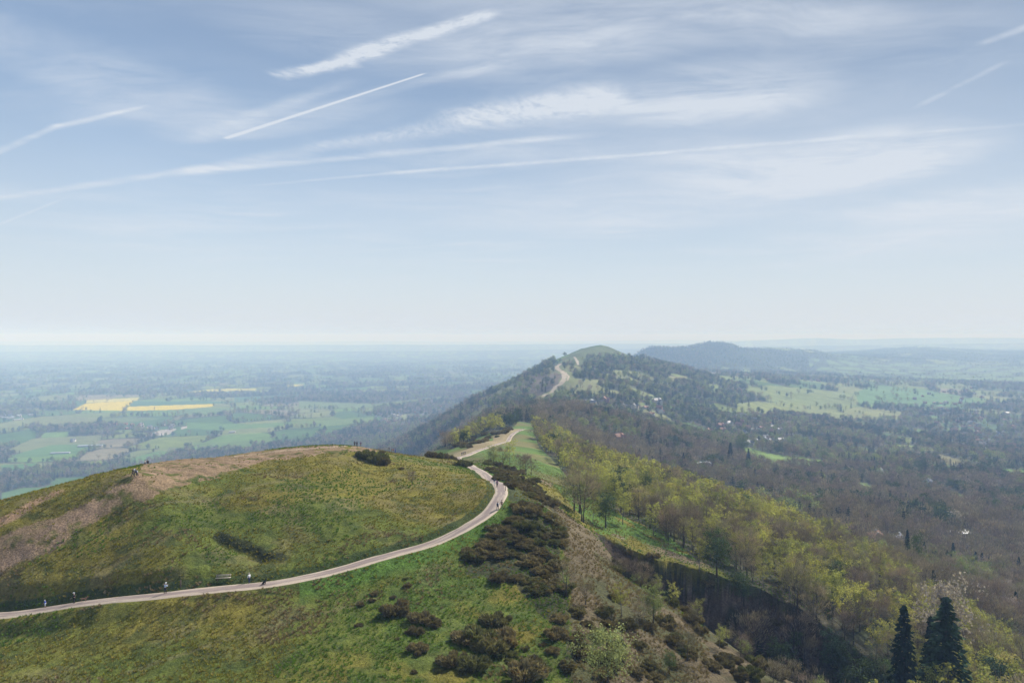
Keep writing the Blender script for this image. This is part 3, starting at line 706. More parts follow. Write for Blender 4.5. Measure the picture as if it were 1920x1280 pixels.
def ribbon(name, P, Z, w, mat, lift=0.05, seg=8, label=None, wv=0.12, w_end=None):
    P = np.array(P); T = np.gradient(P, axis=0); T /= np.linalg.norm(T, axis=1)[:, None]; Nn = np.stack([-T[:, 1], T[:, 0]], 1)
    L = np.concatenate([[0], np.cumsum(np.linalg.norm(np.diff(P, axis=0), axis=1))])
    vs, fs, at = [], [], []
    for i in range(len(P)):
        ww = w if w_end is None else w + (w_end - w) * L[i] / L[-1]
        for k in range(seg + 1):
            a = -1 + 2 * k / seg
            e = a * ww * (1 + (.10 * (vnoise(np.array([L[i] / 14]), np.array([8.5]))[0] - .5) * 2) + (wv * (vnoise(np.array([L[i] / 2.5 + 50 * (a > 0)]), np.array([3.5]))[0] - .5) * 2 if k in (0, seg) else 0))
            q = P[i] + Nn[i] * e
            zz = Z[i] + lift - (0.10 if k in (0, seg) else 0.0) + 0.03 * (1 - a * a) if Z is not None else ground_z(q[0], q[1]) + lift
            vs.append((q[0], q[1], zz)); at += [a, L[i], 0]
        if i:
            b0 = (i - 1) * (seg + 1); b1 = i * (seg + 1)
            for k in range(seg): fs.append((b0 + k + 1, b0 + k, b1 + k, b1 + k + 1))
    me = bpy.data.meshes.new(name); me.from_pydata(vs, [], fs)
    a_ = me.attributes.new('across', 'FLOAT_VECTOR', 'POINT'); a_.data.foreach_set('vector', np.array(at, np.float32))
    me.materials.append(mat)
    o = bpy.data.objects.new(name, me); COL.objects.link(o); o['kind'] = 'structure'
    if label: o['label'] = label
    return o
M_ROAD = road_material()
RD2 = catmull(road_pts, 16); RZ2 = np.interp(np.linspace(0, 1, len(RD2)), np.linspace(0, 1, len(RZ)), RZ)
ribbon('road', RD2, RZ2, ROADW, M_ROAD, lift=0.06, label='pale worn surfaced track curving round the grassy dome and on to the saddle')
M_TRACK = simple('bare_track', (.36, .30, .22), .95, .3, .02)
TRACKS = []
def px_path(name, P, w, label, mat=M_TRACK, lift=0.5, dmin=900):
    q = []
    for px, py in P:
        h = hit(px, py, dmin)
        if h: q.append(h[:2])
    if len(q) < 2: return
    TRACKS.append(catmull(q, 3))
    return ribbon(name, catmull(q, 5), None, w, mat, lift=lift, seg=6, label=label, wv=.4)
px_path('path', [(1008,750),(1022,740),(1040,728),(1054,716),(1058,706),(1052,696),(1044,688),(1048,684),(1062,683)], 5.5, 'pale track climbing the far hill')
px_path('path', [(1064,714),(1066,705),(1060,698)], 2.5, 'thin pale side track beside the far hill track')
px_path('path', [(1086,686),(1082,677),(1077,669)], 3.5, 'upper stretch of track on the far hill', dmin=1700)

# ============================================================ mesh builders
class MB:
    def __init__(s): s.v = []; s.f = []; s.m = []; s.c = 0
    def add(s, V, Fc, mi=0):
        V = np.asarray(V, float); s.v.append(V); Fc = np.asarray(Fc, int) + s.c; s.f.append(Fc); s.m.append(np.full(len(Fc), mi)); s.c += len(V)
    def tube(s, pts, rad, n=6, mi=0, cap=True):
        pts = np.asarray(pts, float); V = []
        up = np.array([0, 0, 1.0])
        for i, p in enumerate(pts):
            t = pts[min(i + 1, len(pts) - 1)] - pts[max(i - 1, 0)]; t = t / (np.linalg.norm(t) + 1e-9)
            a = np.cross(t, up if abs(t[2]) < .9 else np.array([1.0, 0, 0])); a /= np.linalg.norm(a) + 1e-9; b = np.cross(t, a)
            for k in range(n):
                w = 2 * math.pi * k / n; V.append(p + rad[i] * (a * math.cos(w) + b * math.sin(w)))
        Fq = [(i * n + k, i * n + (k + 1) % n, (i + 1) * n + (k + 1) % n, (i + 1) * n + k) for i in range(len(pts) - 1) for k in range(n)]
        s.add(V, Fq, mi)
        if cap:
            for base in (0, (len(pts) - 1) * n):
                c = pts[0 if base == 0 else -1]
                s.add(np.vstack([np.array(V)[base:base + n], c[None]]), [(k, (k + 1) % n, n, n) for k in range(n)], mi)
    def quads(s, cen, size, rg, mi=0, aspect=1.0, nrm=None, align=None, jitter=.35):
        """many small leaf faces: centres, sizes; optional outward direction bias"""
        n = len(cen); size = np.broadcast_to(size, (n,))
        nn = rg.normal(size=(n, 3))
        if nrm is not None: nn = nn * .7 + nrm * 1.1
        nn /= np.linalg.norm(nn, axis=1)[:, None] + 1e-9
        if align is not None:
            a = align + rg.normal(size=(n, 3)) * jitter
        else: a = rg.normal(size=(n, 3))
        a -= (a * nn).sum(1)[:, None] * nn if align is None else 0
        a /= np.linalg.norm(a, axis=1)[:, None] + 1e-9
        b = np.cross(nn, a); b /= np.linalg.norm(b, axis=1)[:, None] + 1e-9
        a = a * size[:, None] * .5 * aspect; b = b * size[:, None] * .5
        V = np.stack([cen - a, cen + b * .9, cen + a, cen - b], 1).reshape(-1, 3)
        s.add(V, np.arange(4 * n).reshape(n, 4), mi)
    def box(s, c, d, mi=0, rot=None, taper=1.0):
        x, y, z = np.array(d) / 2.0
        V = np.array([(-x, -y, -z), (x, -y, -z), (x, y, -z), (-x, y, -z), (-x * taper, -y * taper, z), (x * taper, -y * taper, z), (x * taper, y * taper, z), (-x * taper, y * taper, z)])
        if rot is not None: V = V @ np.array(rot).T
        s.add(V + np.array(c), [(3, 2, 1, 0), (4, 5, 6, 7), (0, 1, 5, 4), (1, 2, 6, 5), (2, 3, 7, 6), (3, 0, 4, 7)], mi)
    def mesh(s, name, mats, smooth=False):
        V = np.vstack(s.v); Fq = np.vstack(s.f); mi = np.concatenate(s.m)
        me = bpy.data.meshes.new(name)
        tri = Fq[:, 2] == Fq[:, 3]
        if tri.any():
            me.from_pydata(V.tolist(), [], [tuple(f[:3]) if t else tuple(f) for f, t in zip(Fq.tolist(), tri)])
        else:
            me.vertices.add(len(V)); me.vertices.foreach_set('co', V.astype(np.float32).ravel())
            me.loops.add(Fq.size); me.loops.foreach_set('vertex_index', Fq.astype(np.int32).ravel())
            me.polygons.add(len(Fq)); me.polygons.foreach_set('loop_start', np.arange(0, Fq.size, 4, dtype=np.int32)); me.update()
        for m in mats: me.materials.append(m)
        me.polygons.foreach_set('material_index', mi.astype(np.int32))
        if smooth: me.polygons.foreach_set('use_smooth', np.ones(len(me.polygons), bool))
        me.update(); return me
def link(name, data, parent=None, loc=None, rz=0, sc_=None, **props):
    o = bpy.data.objects.new(name, data); COL.objects.link(o)
    if loc is not None: o.location = loc
    if rz: o.rotation_euler = (0, 0, rz)
    if sc_ is not None: o.scale = (sc_,) * 3 if np.isscalar(sc_) else sc_
    if parent is not None: o.parent = parent
    for k, v in props.items():
        if v: o[k] = v
    return o

# ---------------------------------------------------------------- trees
def wood(mb, rg, H, r0, crown, n=12, start=.3, lean=.04, up=.8, sub=3, spread=1.0, stems=1, nside=6):
    """tapered trunk with limbs reaching into the crown; crown=(cz, rx, rz). Returns limb tip points"""
    tips = []
    for s_ in range(stems):
        off = rg.normal(size=2) * (.25 if stems > 1 else 0); ln = rg.normal(size=2) * lean * H * (2.2 if stems > 1 else 1)
        zz = np.linspace(0, H * .93, 7); t = zz / H
        path = np.stack([off[0] + ln[0] * t ** 1.5 + rg.normal(size=7) * .05, off[1] + ln[1] * t ** 1.5 + rg.normal(size=7) * .05, zz], 1); path[0, 2] = -.6
        rad = r0 * (1 - t * .93) / math.sqrt(stems); rad[0] *= 1.35
        mb.tube(path, rad, nside)
        for i in range(n):
            tt = start + (1 - start) * (i + rg.random()) / n * .92
            p = np.array([np.interp(tt * H, zz, path[:, k]) for k in range(3)]); w = rg.random() * 6.283 + i * 2.4
            reach = crown[1] * spread * math.sqrt(max(.08, 1 - ((tt * H - crown[0] + crown[2] * .25) / (crown[2] * 1.15)) ** 2)) * (.75 + .4 * rg.random())
            e = p + np.array([math.cos(w) * reach, math.sin(w) * reach, reach * up * (.6 + .6 * rg.random())])
            m_ = (p + e) / 2 + np.array([0, 0, -.12 * reach]) + rg.normal(size=3) * .12
            r = max(.025, r0 * (1 - tt) * .5)
            mb.tube([p, m_, e], [r, r * .6, r * .2], 4, cap=False); tips.append(e); tips.append((m_ + e) / 2)
            for k in range(sub):
                q = m_ + (e - m_) * rg.random(); d = (e - p) / (np.linalg.norm(e - p) + 1e-6) + rg.normal(size=3) * .7; d[2] = abs(d[2]) * .8
                f = q + d * reach * .45; mb.tube([q, f], [r * .35, r * .12], 3, cap=False); tips.append(f)
    return np.array(tips)
def cloud(rg, tips, cz, rx, rz, nclump, nleaf, rad):
    """leaf positions in clumps spread through an uneven crown"""
    k = nclump - len(tips)
    if k > 0:
        d = rg.normal(size=(k, 3)); d /= np.linalg.norm(d, axis=1)[:, None]; r = rg.random(k) ** .45
        lob = 1 + .28 * np.sin(d[:, 0] * 5 + rg.random() * 6) * np.cos(d[:, 1] * 4 + d[:, 2] * 3)
        c = d * (r * lob)[:, None] * np.array([rx, rx, rz]); c[:, 2] += cz; c = np.vstack([tips, c])
    else: c = tips[rg.permutation(len(tips))[:nclump]]
    out = []; rs = rad * (.6 + .9 * rg.random(len(c)))
    for ci, r in zip(c, rs): out.append(ci + rg.normal(size=(nleaf, 3)) * r * np.array([1, 1, .75]))
    P = np.vstack(out); nr = P - np.array([0, 0, cz - rz * .3]); nr /= np.linalg.norm(nr, axis=1)[:, None] + 1e-9
    return P, nr
def tree_pair(kind, seed, hi):
    """returns (trunk mesh, crown mesh) ; hi: detail level"""
    rg = np.random.default_rng(seed); T = MB(); Cn = MB()
    if kind == 'birch':
        H = 10.5; cz, rx, rz = 6.6, 2.5, 3.7
        tips = wood(T, rg, H, .15, (cz, rx, rz), 13 if hi else 5, .25, .05, .9, 2 if hi else 0, stems=1 + (seed % 3 == 0), nside=6 if hi else 4)
        if hi: P, nr = cloud(rg, tips, cz, rx * 1.05, rz, 78, 22, .30); Cn.quads(P, rg.uniform(.16, .32, len(P)), rg, nrm=nr)
        else: P, nr = cloud(rg, tips, cz, rx * 1.05, rz, 30, 9, .42); Cn.quads(P, rg.uniform(.45, .85, len(P)), rg, nrm=nr)
        bm = M_BARKW; cm = M_BIRCH
    elif kind == 'bare':
        H = 12.0; cz, rx, rz = 7.4, 3.6, 4.3
        tips = wood(T, rg, H, .22, (cz, rx, rz), 16 if hi else 7, .22, .04, 1.0, 4 if hi else 1, stems=1 + (seed % 2), nside=6 if hi else 4)
        n_ = 1500 if hi else 260
        P, nr = cloud(rg, tips, cz, rx, rz, 90 if hi else 40, n_ // (90 if hi else 40), .55 if hi else .8)
        al = nr * 1.0 + np.array([0, 0, .8])
        if hi: Cn.quads(P, rg.uniform(.05, .10, len(P)), rg, aspect=13, align=al)
        else: Cn.quads(P, rg.uniform(.16, .30, len(P)), rg, aspect=7, align=al)
        bm = M_BARK; cm = M_TWIG
    elif kind in ('green', 'pale', 'blossom'):
        H = 11.0; cz, rx, rz = 6.3, 3.6, 4.4
        tips = wood(T, rg, H, .24, (cz, rx, rz), 12 if hi else 5, .2, .03, .8, 2 if hi else 0, nside=6 if hi else 4)
        if hi: P, nr = cloud(rg, tips, cz, rx, rz, 120, 26, .55); Cn.quads(P, rg.uniform(.22, .42, len(P)), rg, nrm=nr)
        else: P, nr = cloud(rg, tips, cz, rx, rz, 42, 9, .75); Cn.quads(P, rg.uniform(.6, 1.1, len(P)), rg, nrm=nr)
        bm = M_BARK; cm = {'green': M_GREEN, 'pale': M_PALE, 'blossom': M_BLOSS}[kind]
    else:  # conifer
        H = 17.0; T.tube([(0, 0, -.6), (0, 0, H * .5), (0, 0, H)], [.3, .18, .03], 6)
        nw = 26 if hi else 11; Ps = []; As = []
        for i in range(nw):
            t = i / nw; z = 1.2 + t * (H - 1.4); R = 3.3 * (1 - t) ** .85 + .15
            nb = int((13 if hi else 7) * (1 - t * .5))
            for k in range(nb):
                w = 6.283 * k / nb + rg.random(); rr = R * (.8 + .35 * rg.random())
                m_ = (9 if hi else 4)
                s_ = (np.arange(m_) + rg.random(m_)) / m_
                Q = np.stack([np.cos(w) * rr * s_, np.sin(w) * rr * s_, z - .22 * rr * s_ ** 2 + .25 * rg.normal(size=m_) * .4], 1)
                Ps.append(Q); As.append(np.repeat([[math.cos(w), math.sin(w), -.35]], m_, 0))
        P = np.vstack(Ps); A_ = np.vstack(As)
        Cn.quads(P, rg.uniform(.35, .6, len(P)) * (1 if hi else 2.0), rg, aspect=1.5, align=A_)
        bm = M_BARK; cm = M_CONIF
    return T, Cn, bm, cm
HIM = {}; LOM = {}
for kind, nh, nl in (('birch', 4, 3), ('bare', 4, 3), ('green', 2, 2), ('pale', 1, 2), ('blossom', 1, 2), ('conifer', 2, 2)):
    HIM[kind] = []; LOM[kind] = []
    for i in range(nh):
        T, Cn, bm, cm = tree_pair(kind, 10 + i, True)
        HIM[kind].append((T.mesh(kind + '_trunk', [bm]), Cn.mesh(kind + '_crown', [cm])))
    for i in range(nl):
        T, Cn, bm, cm = tree_pair(kind, 40 + i, False)
        X = MB(); X.v = T.v + Cn.v
        # one mesh, trunk and crown
        X = MB()
        for v, f, m in zip(T.v, T.f, T.m): X.v.append(v); X.f.append(f); X.m.append(m)
        X.c = T.c
        for v, f, m in zip(Cn.v, Cn.f, Cn.m): X.v.append(v); X.f.append(f + T.c); X.m.append(m + 1)
        LOM[kind].append(X.mesh(kind + '_tree_far', [bm, cm]))
def bush_mesh(seed, hi=True, dry=0.0):
    rg = np.random.default_rng(seed); B = MB(); cs = []
    for i in range(11):
        w = rg.random() * 6.28; r = rg.random() ** .6 * .95; cs.append((math.cos(w) * r, math.sin(w) * r, .15 + .55 * rg.random(), .22 + .32 * rg.random()))
    n_ = 420 if hi else 90
    P = []
    for c in cs:
        k = n_ // 2; d = rg.normal(size=(k, 3)); d /= np.linalg.norm(d, axis=1)[:, None]; d[:, 2] = np.abs(d[:, 2]) * 1.1 - .25
        P.append(np.array(c[:3]) + d * c[3] * (rg.random(k)[:, None] ** .35))
    P = np.vstack(P); P = P[P[:, 2] > -.15]; nr = P / (np.linalg.norm(P, axis=1)[:, None] + 1e-9)
    sz = rg.uniform(.09, .2, len(P)) * (1 if hi else 2.2)
    dr = rg.random(len(P)) < dry * sstep(.2, .9, P[:, 2])
    B.quads(P[~dr], sz[~dr], rg, 0, 3.0, align=nr[~dr] + np.array([0, 0, .6]))
    if dr.any(): B.quads(P[dr], sz[dr], rg, 1, 2.0, align=nr[dr] + np.array([0, 0, .6]))
    return B.mesh('gorse_bush', [M_GORSE, M_GORSEY])
BUSH = [bush_mesh(1, dry=.06), bush_mesh(2, dry=.12), bush_mesh(3, dry=.03), bush_mesh(4, dry=.3)]
NAMES = {'birch': 'birch_tree', 'bare': 'bare_tree', 'green': 'evergreen_tree', 'pale': 'leafing_tree', 'blossom': 'blossom_tree', 'conifer': 'conifer_tree'}
CATS = {'birch': 'tree', 'bare': 'tree', 'green': 'tree', 'pale': 'tree', 'blossom': 'tree', 'conifer': 'conifer'}
rnd = random.Random(5)
def place_tree(kind, x, y, scale, label, group=None, hi=True, z=None, zs=1.0, var=None):
    if z is None: z = ground_z(x, y)
    rz = rnd.random() * 6.28
    if hi:
        T, Cn = HIM[kind][(rnd.randrange(len(HIM[kind])) if var is None else var)]
        root = link(NAMES[kind], None, loc=(x, y, z), rz=rz, sc_=(scale, scale, scale * zs), label=label, category=CATS[kind], group=group)
        link('trunk', T, root); link('crown', Cn, root)
        return root
    me = LOM[kind][rnd.randrange(len(LOM[kind]))]
    return link(NAMES[kind], me, loc=(x, y, z), rz=rz, sc_=(scale, scale, scale * zs), label=label, category=CATS[kind], group=group)
def at(px, py, dmin=60): return hit(px, py, dmin)

# ---------------------------------------------------------------- houses
M_WALLW = simple('white_render', (.50, .48, .45), .8, .08, .3); M_WALLB = simple('red_brick', (.30, .17, .12), .85, .2, .5); M_WALLC = simple('cream_stone', (.48, .42, .34), .85, .15, .3)
M_SLATE = simple('slate_roof', (.17, .17, .19), .45, .2, .5); M_TILE = simple('clay_tile_roof', (.30, .16, .11), .8, .2, .5); M_LITR = simple('pale_sheet_roof', (.36, .38, .41), .5, .1, .2)
M_GLASS = simple('window_glass', (.04, .05, .07), .15)
def house_mesh(wm, rm, L=12., W=8., H=5.2, R=3.2, wing=True, chim=True):
    """whole small house: walls, pitched roof with eaves, chimney, window rows"""
    B = MB()
    def body(cx_, cy_, L, W, H, R, rot):
        c, s_ = math.cos(rot), math.sin(rot)
        def T(P): P = np.array(P, float); return np.stack([cx_ + P[:, 0] * c - P[:, 1] * s_, cy_ + P[:, 0] * s_ + P[:, 1] * c, P[:, 2]], 1)
        x, y = L / 2, W / 2
        B.add(T([(-x, -y, -2), (x, -y, -2), (x, y, -2), (-x, y, -2), (-x, -y, H), (x, -y, H), (x, y, H), (-x, y, H), (-x, 0, H + R), (x, 0, H + R)]),
              [(0, 1, 5, 4), (2, 3, 7, 6), (1, 2, 6, 5), (3, 0, 4, 7), (5, 6, 9, 9), (7, 4, 8, 8)], 0)
        e = .45; dz = R * e / y
        for sg in (-1, 1):
            P = [(-x - e, sg * (y + e), H - dz + .05), (x + e, sg * (y + e), H - dz + .05), (x + e, 0, H + R + .05), (-x - e, 0, H + R + .05)]
            Q = [(a, b, z_ + .22) for a, b, z_ in P]
            B.add(T(P + Q), [(0, 1, 2, 3), (4, 5, 6, 7), (0, 1, 5, 4), (1, 2, 6, 5), (2, 3, 7, 6), (3, 0, 4, 7)], 1)
        for sg in (-1, 1):
            for lv in (1.2, 3.6):
                if lv + 1.2 > H: continue
                for k in range(int(L // 2.6)):
                    xx = -x + 1.5 + k * 2.6
                    B.add(T([(xx - .5, sg * (y + .03), lv), (xx + .5, sg * (y + .03), lv), (xx + .5, sg * (y + .03), lv + 1.2), (xx - .5, sg * (y + .03), lv + 1.2)]), [(0, 1, 2, 3)], 2)
        if chim: B.add(T(np.array([(a * .45 + x * .55, b * .45, z_) for a, b, z_ in ((-1, -1, H), (1, -1, H), (1, 1, H), (-1, 1, H), (-1, -1, H + R + 1.3), (1, -1, H + R + 1.3), (1, 1, H + R + 1.3), (-1, 1, H + R + 1.3))])), [(4, 5, 6, 7), (0, 1, 5, 4), (1, 2, 6, 5), (2, 3, 7, 6), (3, 0, 4, 7)], 0)
    body(0, 0, L, W, H, R, 0)
    if wing: body(L * .18, -W * .55, W * .95, W * .62, H * .92, R * .7, math.pi / 2)
    return B.mesh('house', [wm, rm, M_GLASS])
HOUSES = {'white-walled house with slate roof': house_mesh(M_WALLW, M_SLATE), 'red brick house with tiled roof': house_mesh(M_WALLB, M_TILE), 'cream stone house with slate roof': house_mesh(M_WALLC, M_SLATE, 14, 8, 5.6),
          'white-walled bungalow with clay tiled roof': house_mesh(M_WALLW, M_TILE, 13, 8, 3.0, 2.6), 'pale roofed low building': house_mesh(M_WALLC, M_LITR, 22, 12, 3.6, 1.8, False, False), 'long white sheet roofed shed': house_mesh(M_LITR, M_LITR, 70, 16, 4, 2.2, False, False)}
HKEYS = list(HOUSES); HPOS = []
def put_house(px, py, key, where, dmin=700, s_=1.0, rz=None, group=None, name='house', cat='house', D=None):
    if D is None:
        h = hit(px, py, dmin)
        if h is None: return
        x, y, z = h
    else: x, y = (px - 960) / F * D, D; z = ground_z(x, y)
    HPOS.append((x, y))
    link(name, HOUSES[key], loc=(x, y, z), rz=rnd.random() * 3.14 if rz is None else rz, sc_=s_, label=key + ' ' + where, category=cat, group=group)
def village(n, poly, where, group, dmin=700, weights=(3, 3, 3, 2, .6, 0), s_=1.0):
    xs = [p[0] for p in poly]; ys = [p[1] for p in poly]; k = 0; t = 0
    while k < n and t < n * 30:
        t += 1; px, py = rnd.uniform(min(xs), max(xs)), rnd.uniform(min(ys), max(ys))
        if not inpoly(np.array([px]), np.array([py]), poly)[0]: continue
        h = hit(px, py, dmin)
        if h is None or any(abs(h[0] - a) < 20 and abs(h[1] - b) < 22 for a, b in HPOS): continue
        put_house(px, py, rnd.choices(HKEYS, weights)[0], where, dmin, s_ * rnd.uniform(.9, 1.25), group=group); k += 1
G_ = 'houses of the '
village(62, [(690, 775), (760, 757), (850, 748), (845, 770), (800, 795), (730, 800)], 'in the hill-foot town', G_ + 'hill-foot town', 1200)
village(30, [(1325, 800), (1390, 780), (1490, 800), (1480, 828), (1400, 838), (1330, 820)], 'in the small valley village', G_ + 'valley village', 900)
village(75, [(1700, 745), (1800, 722), (1930, 760), (1940, 850), (1840, 850), (1760, 800)], 'in the town at the right edge', G_ + 'right-hand town', 1200)
village(18, [(1380, 690), (1480, 700), (1560, 715), (1500, 722), (1400, 712)], 'in the far hamlet', G_ + 'far hamlet', 1900)
village(16, [(1080, 745), (1180, 755), (1270, 765), (1230, 790), (1110, 770)], 'on the far hill flank', G_ + 'hill flank', 1100)
village(12, [(0, 778), (60, 778), (62, 790), (0, 790)], 'in the left plain farmstead', G_ + 'plain farmstead', 1900, (1, 1, 1, 1, 5, 0))
village(16, [(200, 795), (330, 797), (320, 806), (220, 805)], 'by the pale ploughed field', G_ + 'plain hamlet', 1900)
for (px, py, k, w, s_, rz) in ((168, 837, 5, 'at the plain farm, right one', 1.0, .25), (112, 850, 5, 'at the plain farm, left one', .75, .25), (28, 884, 5, 'alone in a left green field', .5, .1), (136, 828, 0, 'behind the long plain farm sheds', 1.3, .2),
                            (1316, 873, 4, 'in a clearing right of the spur', .9, .3), (1160, 826, 1, 'in the brown wood before the far hill', 1.1, .6), (1738, 914, 0, 'beside the small lawn on the wooded slope', 1.2, .3), (1746, 917, 4, 'just below the small lawn', .9, .5),
                            (1652, 890, 2, 'in the brown wood above the small lawn', 1.0, 1.0), (1232, 757, 0, 'high on the far hill flank', 1.5, .4), (1420, 805, 5, 'in the small valley village', .5, .05), (1795, 1005, 4, 'in the dark right-hand wood', .8, .2),
                            (1635, 1052, 3, 'below the spur wood', 1.2, .5), (1685, 1092, 0, 'right of the spur wood', 1.0, .8), (1780, 770, 5, 'nearest in the right-hand town', .6, .2), (1385, 735, 1, 'beside fields below the flat-topped hill', 1.4, .2),
                            (435, 811, 4, 'in a green field amid the plain', 1.0, .2), (595, 838, 2, 'beside the field below the dome crest', 1., .2)):
    put_house(px, py, HKEYS[k], w, 450 if py > 860 else 700, s_, rz, name='shed' if k == 5 else 'house', cat='shed' if k == 5 else 'house')
# obelisk on the ridge right of the flat-topped hill
B = MB(); B.box((0, 0, 1.5), (8, 8, 3)); B.box((0, 0, 4), (5.5, 5.5, 2.4)); B.box((0, 0, 19), (4.2, 4.2, 28), taper=.6); B.box((0, 0, 34.3), (2.5, 2.5, 2.6), taper=.02)
_D = 5950; _x = (1414 - 960) / F * _D; link('obelisk', B.mesh('obelisk', [M_WALLC]), loc=(_x, _D, ground_z(_x, _D)), sc_=1.25, label='thin stone obelisk on the ridge right of the flat-topped hill', category='obelisk')

# ---------------------------------------------------------------- scatter: candidate trees over all wooded ground
def grid_pts(y0, y1, sp, umax=.80):
    """jittered points over the wedge of land in front of the viewpoint"""
    out = []; y = y0
    while y < y1:
        s_ = sp(y); nx = int(2 * umax * y / s_); xs = (np.arange(nx) + rng.random(nx)) * s_ - umax * y; ys = y + (rng.random(nx) - .5) * s_ * 1.3
        out.append(np.stack([xs, ys, np.full(nx, s_)], 1)); y += s_ * .9
    return np.vstack(out)
def sp_(y): return float(np.interp(y, [150, 400, 1500, 3000, 6000, 9500], [4.4, 5.6, 10.5, 15, 26, 38]))
CP = grid_pts(112, 9500, sp_)
cx, cy, cs = CP.T
cz, crd, crs, _, cq = landform(cx, cy, True)
cpx = 960 + F * cx / cy; cpy = YH - F * cz / cy
cw, chd, cc1, cc2, cnn = woodmask(cx, cy, cz, cpx, cpy)
rim_strip = inpoly(cpx, cpy, [(1030,885),(1060,925),(1120,985),(1180,1005),(1250,1020),(1330,1055),(1420,1100),(1400,1118),(1300,1080),(1120,1010),(1040,945)])
lowr = (cy < 640) & (cpx > 1330) & ~cq & (cy > 168) & ~inpoly(cpx, cpy, POLY_BIRCH)
cw = np.where(lowr & (cy > 175), .9, cw); cw = np.where(rim_strip & (cy < 250), 0.03, cw)
cw = np.where((cy < 330) & inpoly(cpx, cpy, POLY_BIRCH) & ~rim_strip, .9, cw)
cw = np.where(cq, np.where((cpx > 1330) & (cy > np.interp(cpx, QX, QN) + 20), .85, 0), cw); cw = np.where((cpx > 1400) & (cy > np.interp(cpx, QX, QF) - 9) & (cy < 215) & (cpx < 1790), .95, cw); cw = np.where((crd < 7), 0, cw); cw = np.where((cy < 330) & (cpx < 1050) , 0, cw)
cw = np.where((cy < 170) & ~cq & ~((cpx > 1600) & (cy > 125)), 0, cw)
cw = np.where((cpx > 1600) & (cy < 170) & (cy > 125), .8, cw)
# keep only what some nearby viewpoint could see: crown top above the land in front
top = -(cz + 11) / cy
ci = np.clip(np.searchsorted(cols, cx / cy), 0, len(cols) - 1); cj = np.clip(np.searchsorted(rows, cy) - 1, 0, len(rows) - 1)
vis = top <= _Srun[cj, ci] + .012
hx = np.array(HPOS); nearh = np.zeros(len(cx), bool)
for a_, b_ in HPOS: nearh |= (np.abs(cx - a_) < 10) & (cy > b_ - 22) & (cy < b_ + 8)
for P_ in TRACKS:
    m_ = (cy > P_[:, 1].min() - 60) & (cy < P_[:, 1].max() + 30) & (np.abs(cx - P_[:, 0].mean()) < 250)
    for dy_, dd_ in ((0, 13), (22, 10)): nearh[m_] |= polydist(cx[m_], cy[m_] + dy_, P_)[0] < dd_
keep = (rng.random(len(cx)) < cw) & ~nearh & vis & (np.abs(cx / cy) < .80) & (cpy < 1420)
cx, cy, cz, cs, cpx, cpy, chd, cnn = [a[keep] for a in (cx, cy, cz, cs, cpx, cpy, chd, cnn)]
# kinds
kn_ = fbm(cx, cy, 70, 3, 4); kn2 = fbm(cx, cy, 35, 3, 6); r_ = rng.random(len(cx))
kind = np.full(len(cx), 'bare', dtype='U8')
plain = (cpx < 1000) & (cy > 1500)
kind = np.where(r_ < np.where(cy > 900, .16, .08), 'green', kind); kind = np.where((r_ > .13) & (r_ < .20 + .15 * (kn_ > .55)), 'pale', kind)
km = fbm(cx, cy, 110, 4, 7)
kind = np.where((km > .50) & (r_ < .62), 'green', kind); kind = np.where((km < .455) & (r_ < .6), 'pale', kind)
kind = np.where((r_ > .982), 'blossom', kind); kind = np.where((r_ > .93) & (r_ < .945) | ((kn2 > .64) & (r_ < .55)), 'conifer', kind)
inb = (cy < 640) & (inpoly(cpx, cpy, POLY_BIRCH) | inpoly(cpx, cpy, POLY_KNOLL) | ((cpx > 1500) & (cy < 260)))
kb = fbm(cx, cy, 28, 3, 2)
inpit = (cy < 172) & (cpx < 1640)
kind = np.where(inb, np.where((kb < .40) & (r_ < .55) | (r_ < .17), 'bare', np.where(r_ > .985, 'green', 'birch')), kind)
br_ = (~inb) & (cy < 1000) & (cpx > 1000) & (kn_ < np.where((cy > 600) & (cpx > 1500), .44, .53)); kind = np.where(br_ & (r_ < .82), 'bare', kind)
kind = np.where(inpit, np.where(r_ < .12, 'bare', np.where(r_ < .85, 'green', 'conifer')), kind)  # dark evergreens dominate the pit, standing in for its deep shade
fhk = (cy > 1150) & (cy < 2700) & (cpx > 900) & (cpx < 1400); r2_ = rng.random(len(cx)); kind = np.where(fhk & (r2_ < .28), 'green', np.where(fhk & (r2_ < .5), 'pale', kind))
sc_t = np.where(kind == 'conifer', .75, 1.0) * np.where(cy > 500, rng.uniform(.65, 1.5, len(cx)), rng.uniform(.75, 1.2, len(cx))) * np.where(cy > 640, np.clip(cs / 11, .9, 1.5) * np.where((cy > 3500) & (cpx > 1000), .62, 1.0), 1.0)
sc_t = np.where(inb, sc_t * np.where(kind == 'bare', .74, .88), sc_t)
print('trees', len(cx), {k: int((kind == k).sum()) for k in NAMES}, 'inb', int(inb.sum()))
def area_of(px, py, D):
    if inb_at(px, py, D): return 'spur'
GROUPS = []
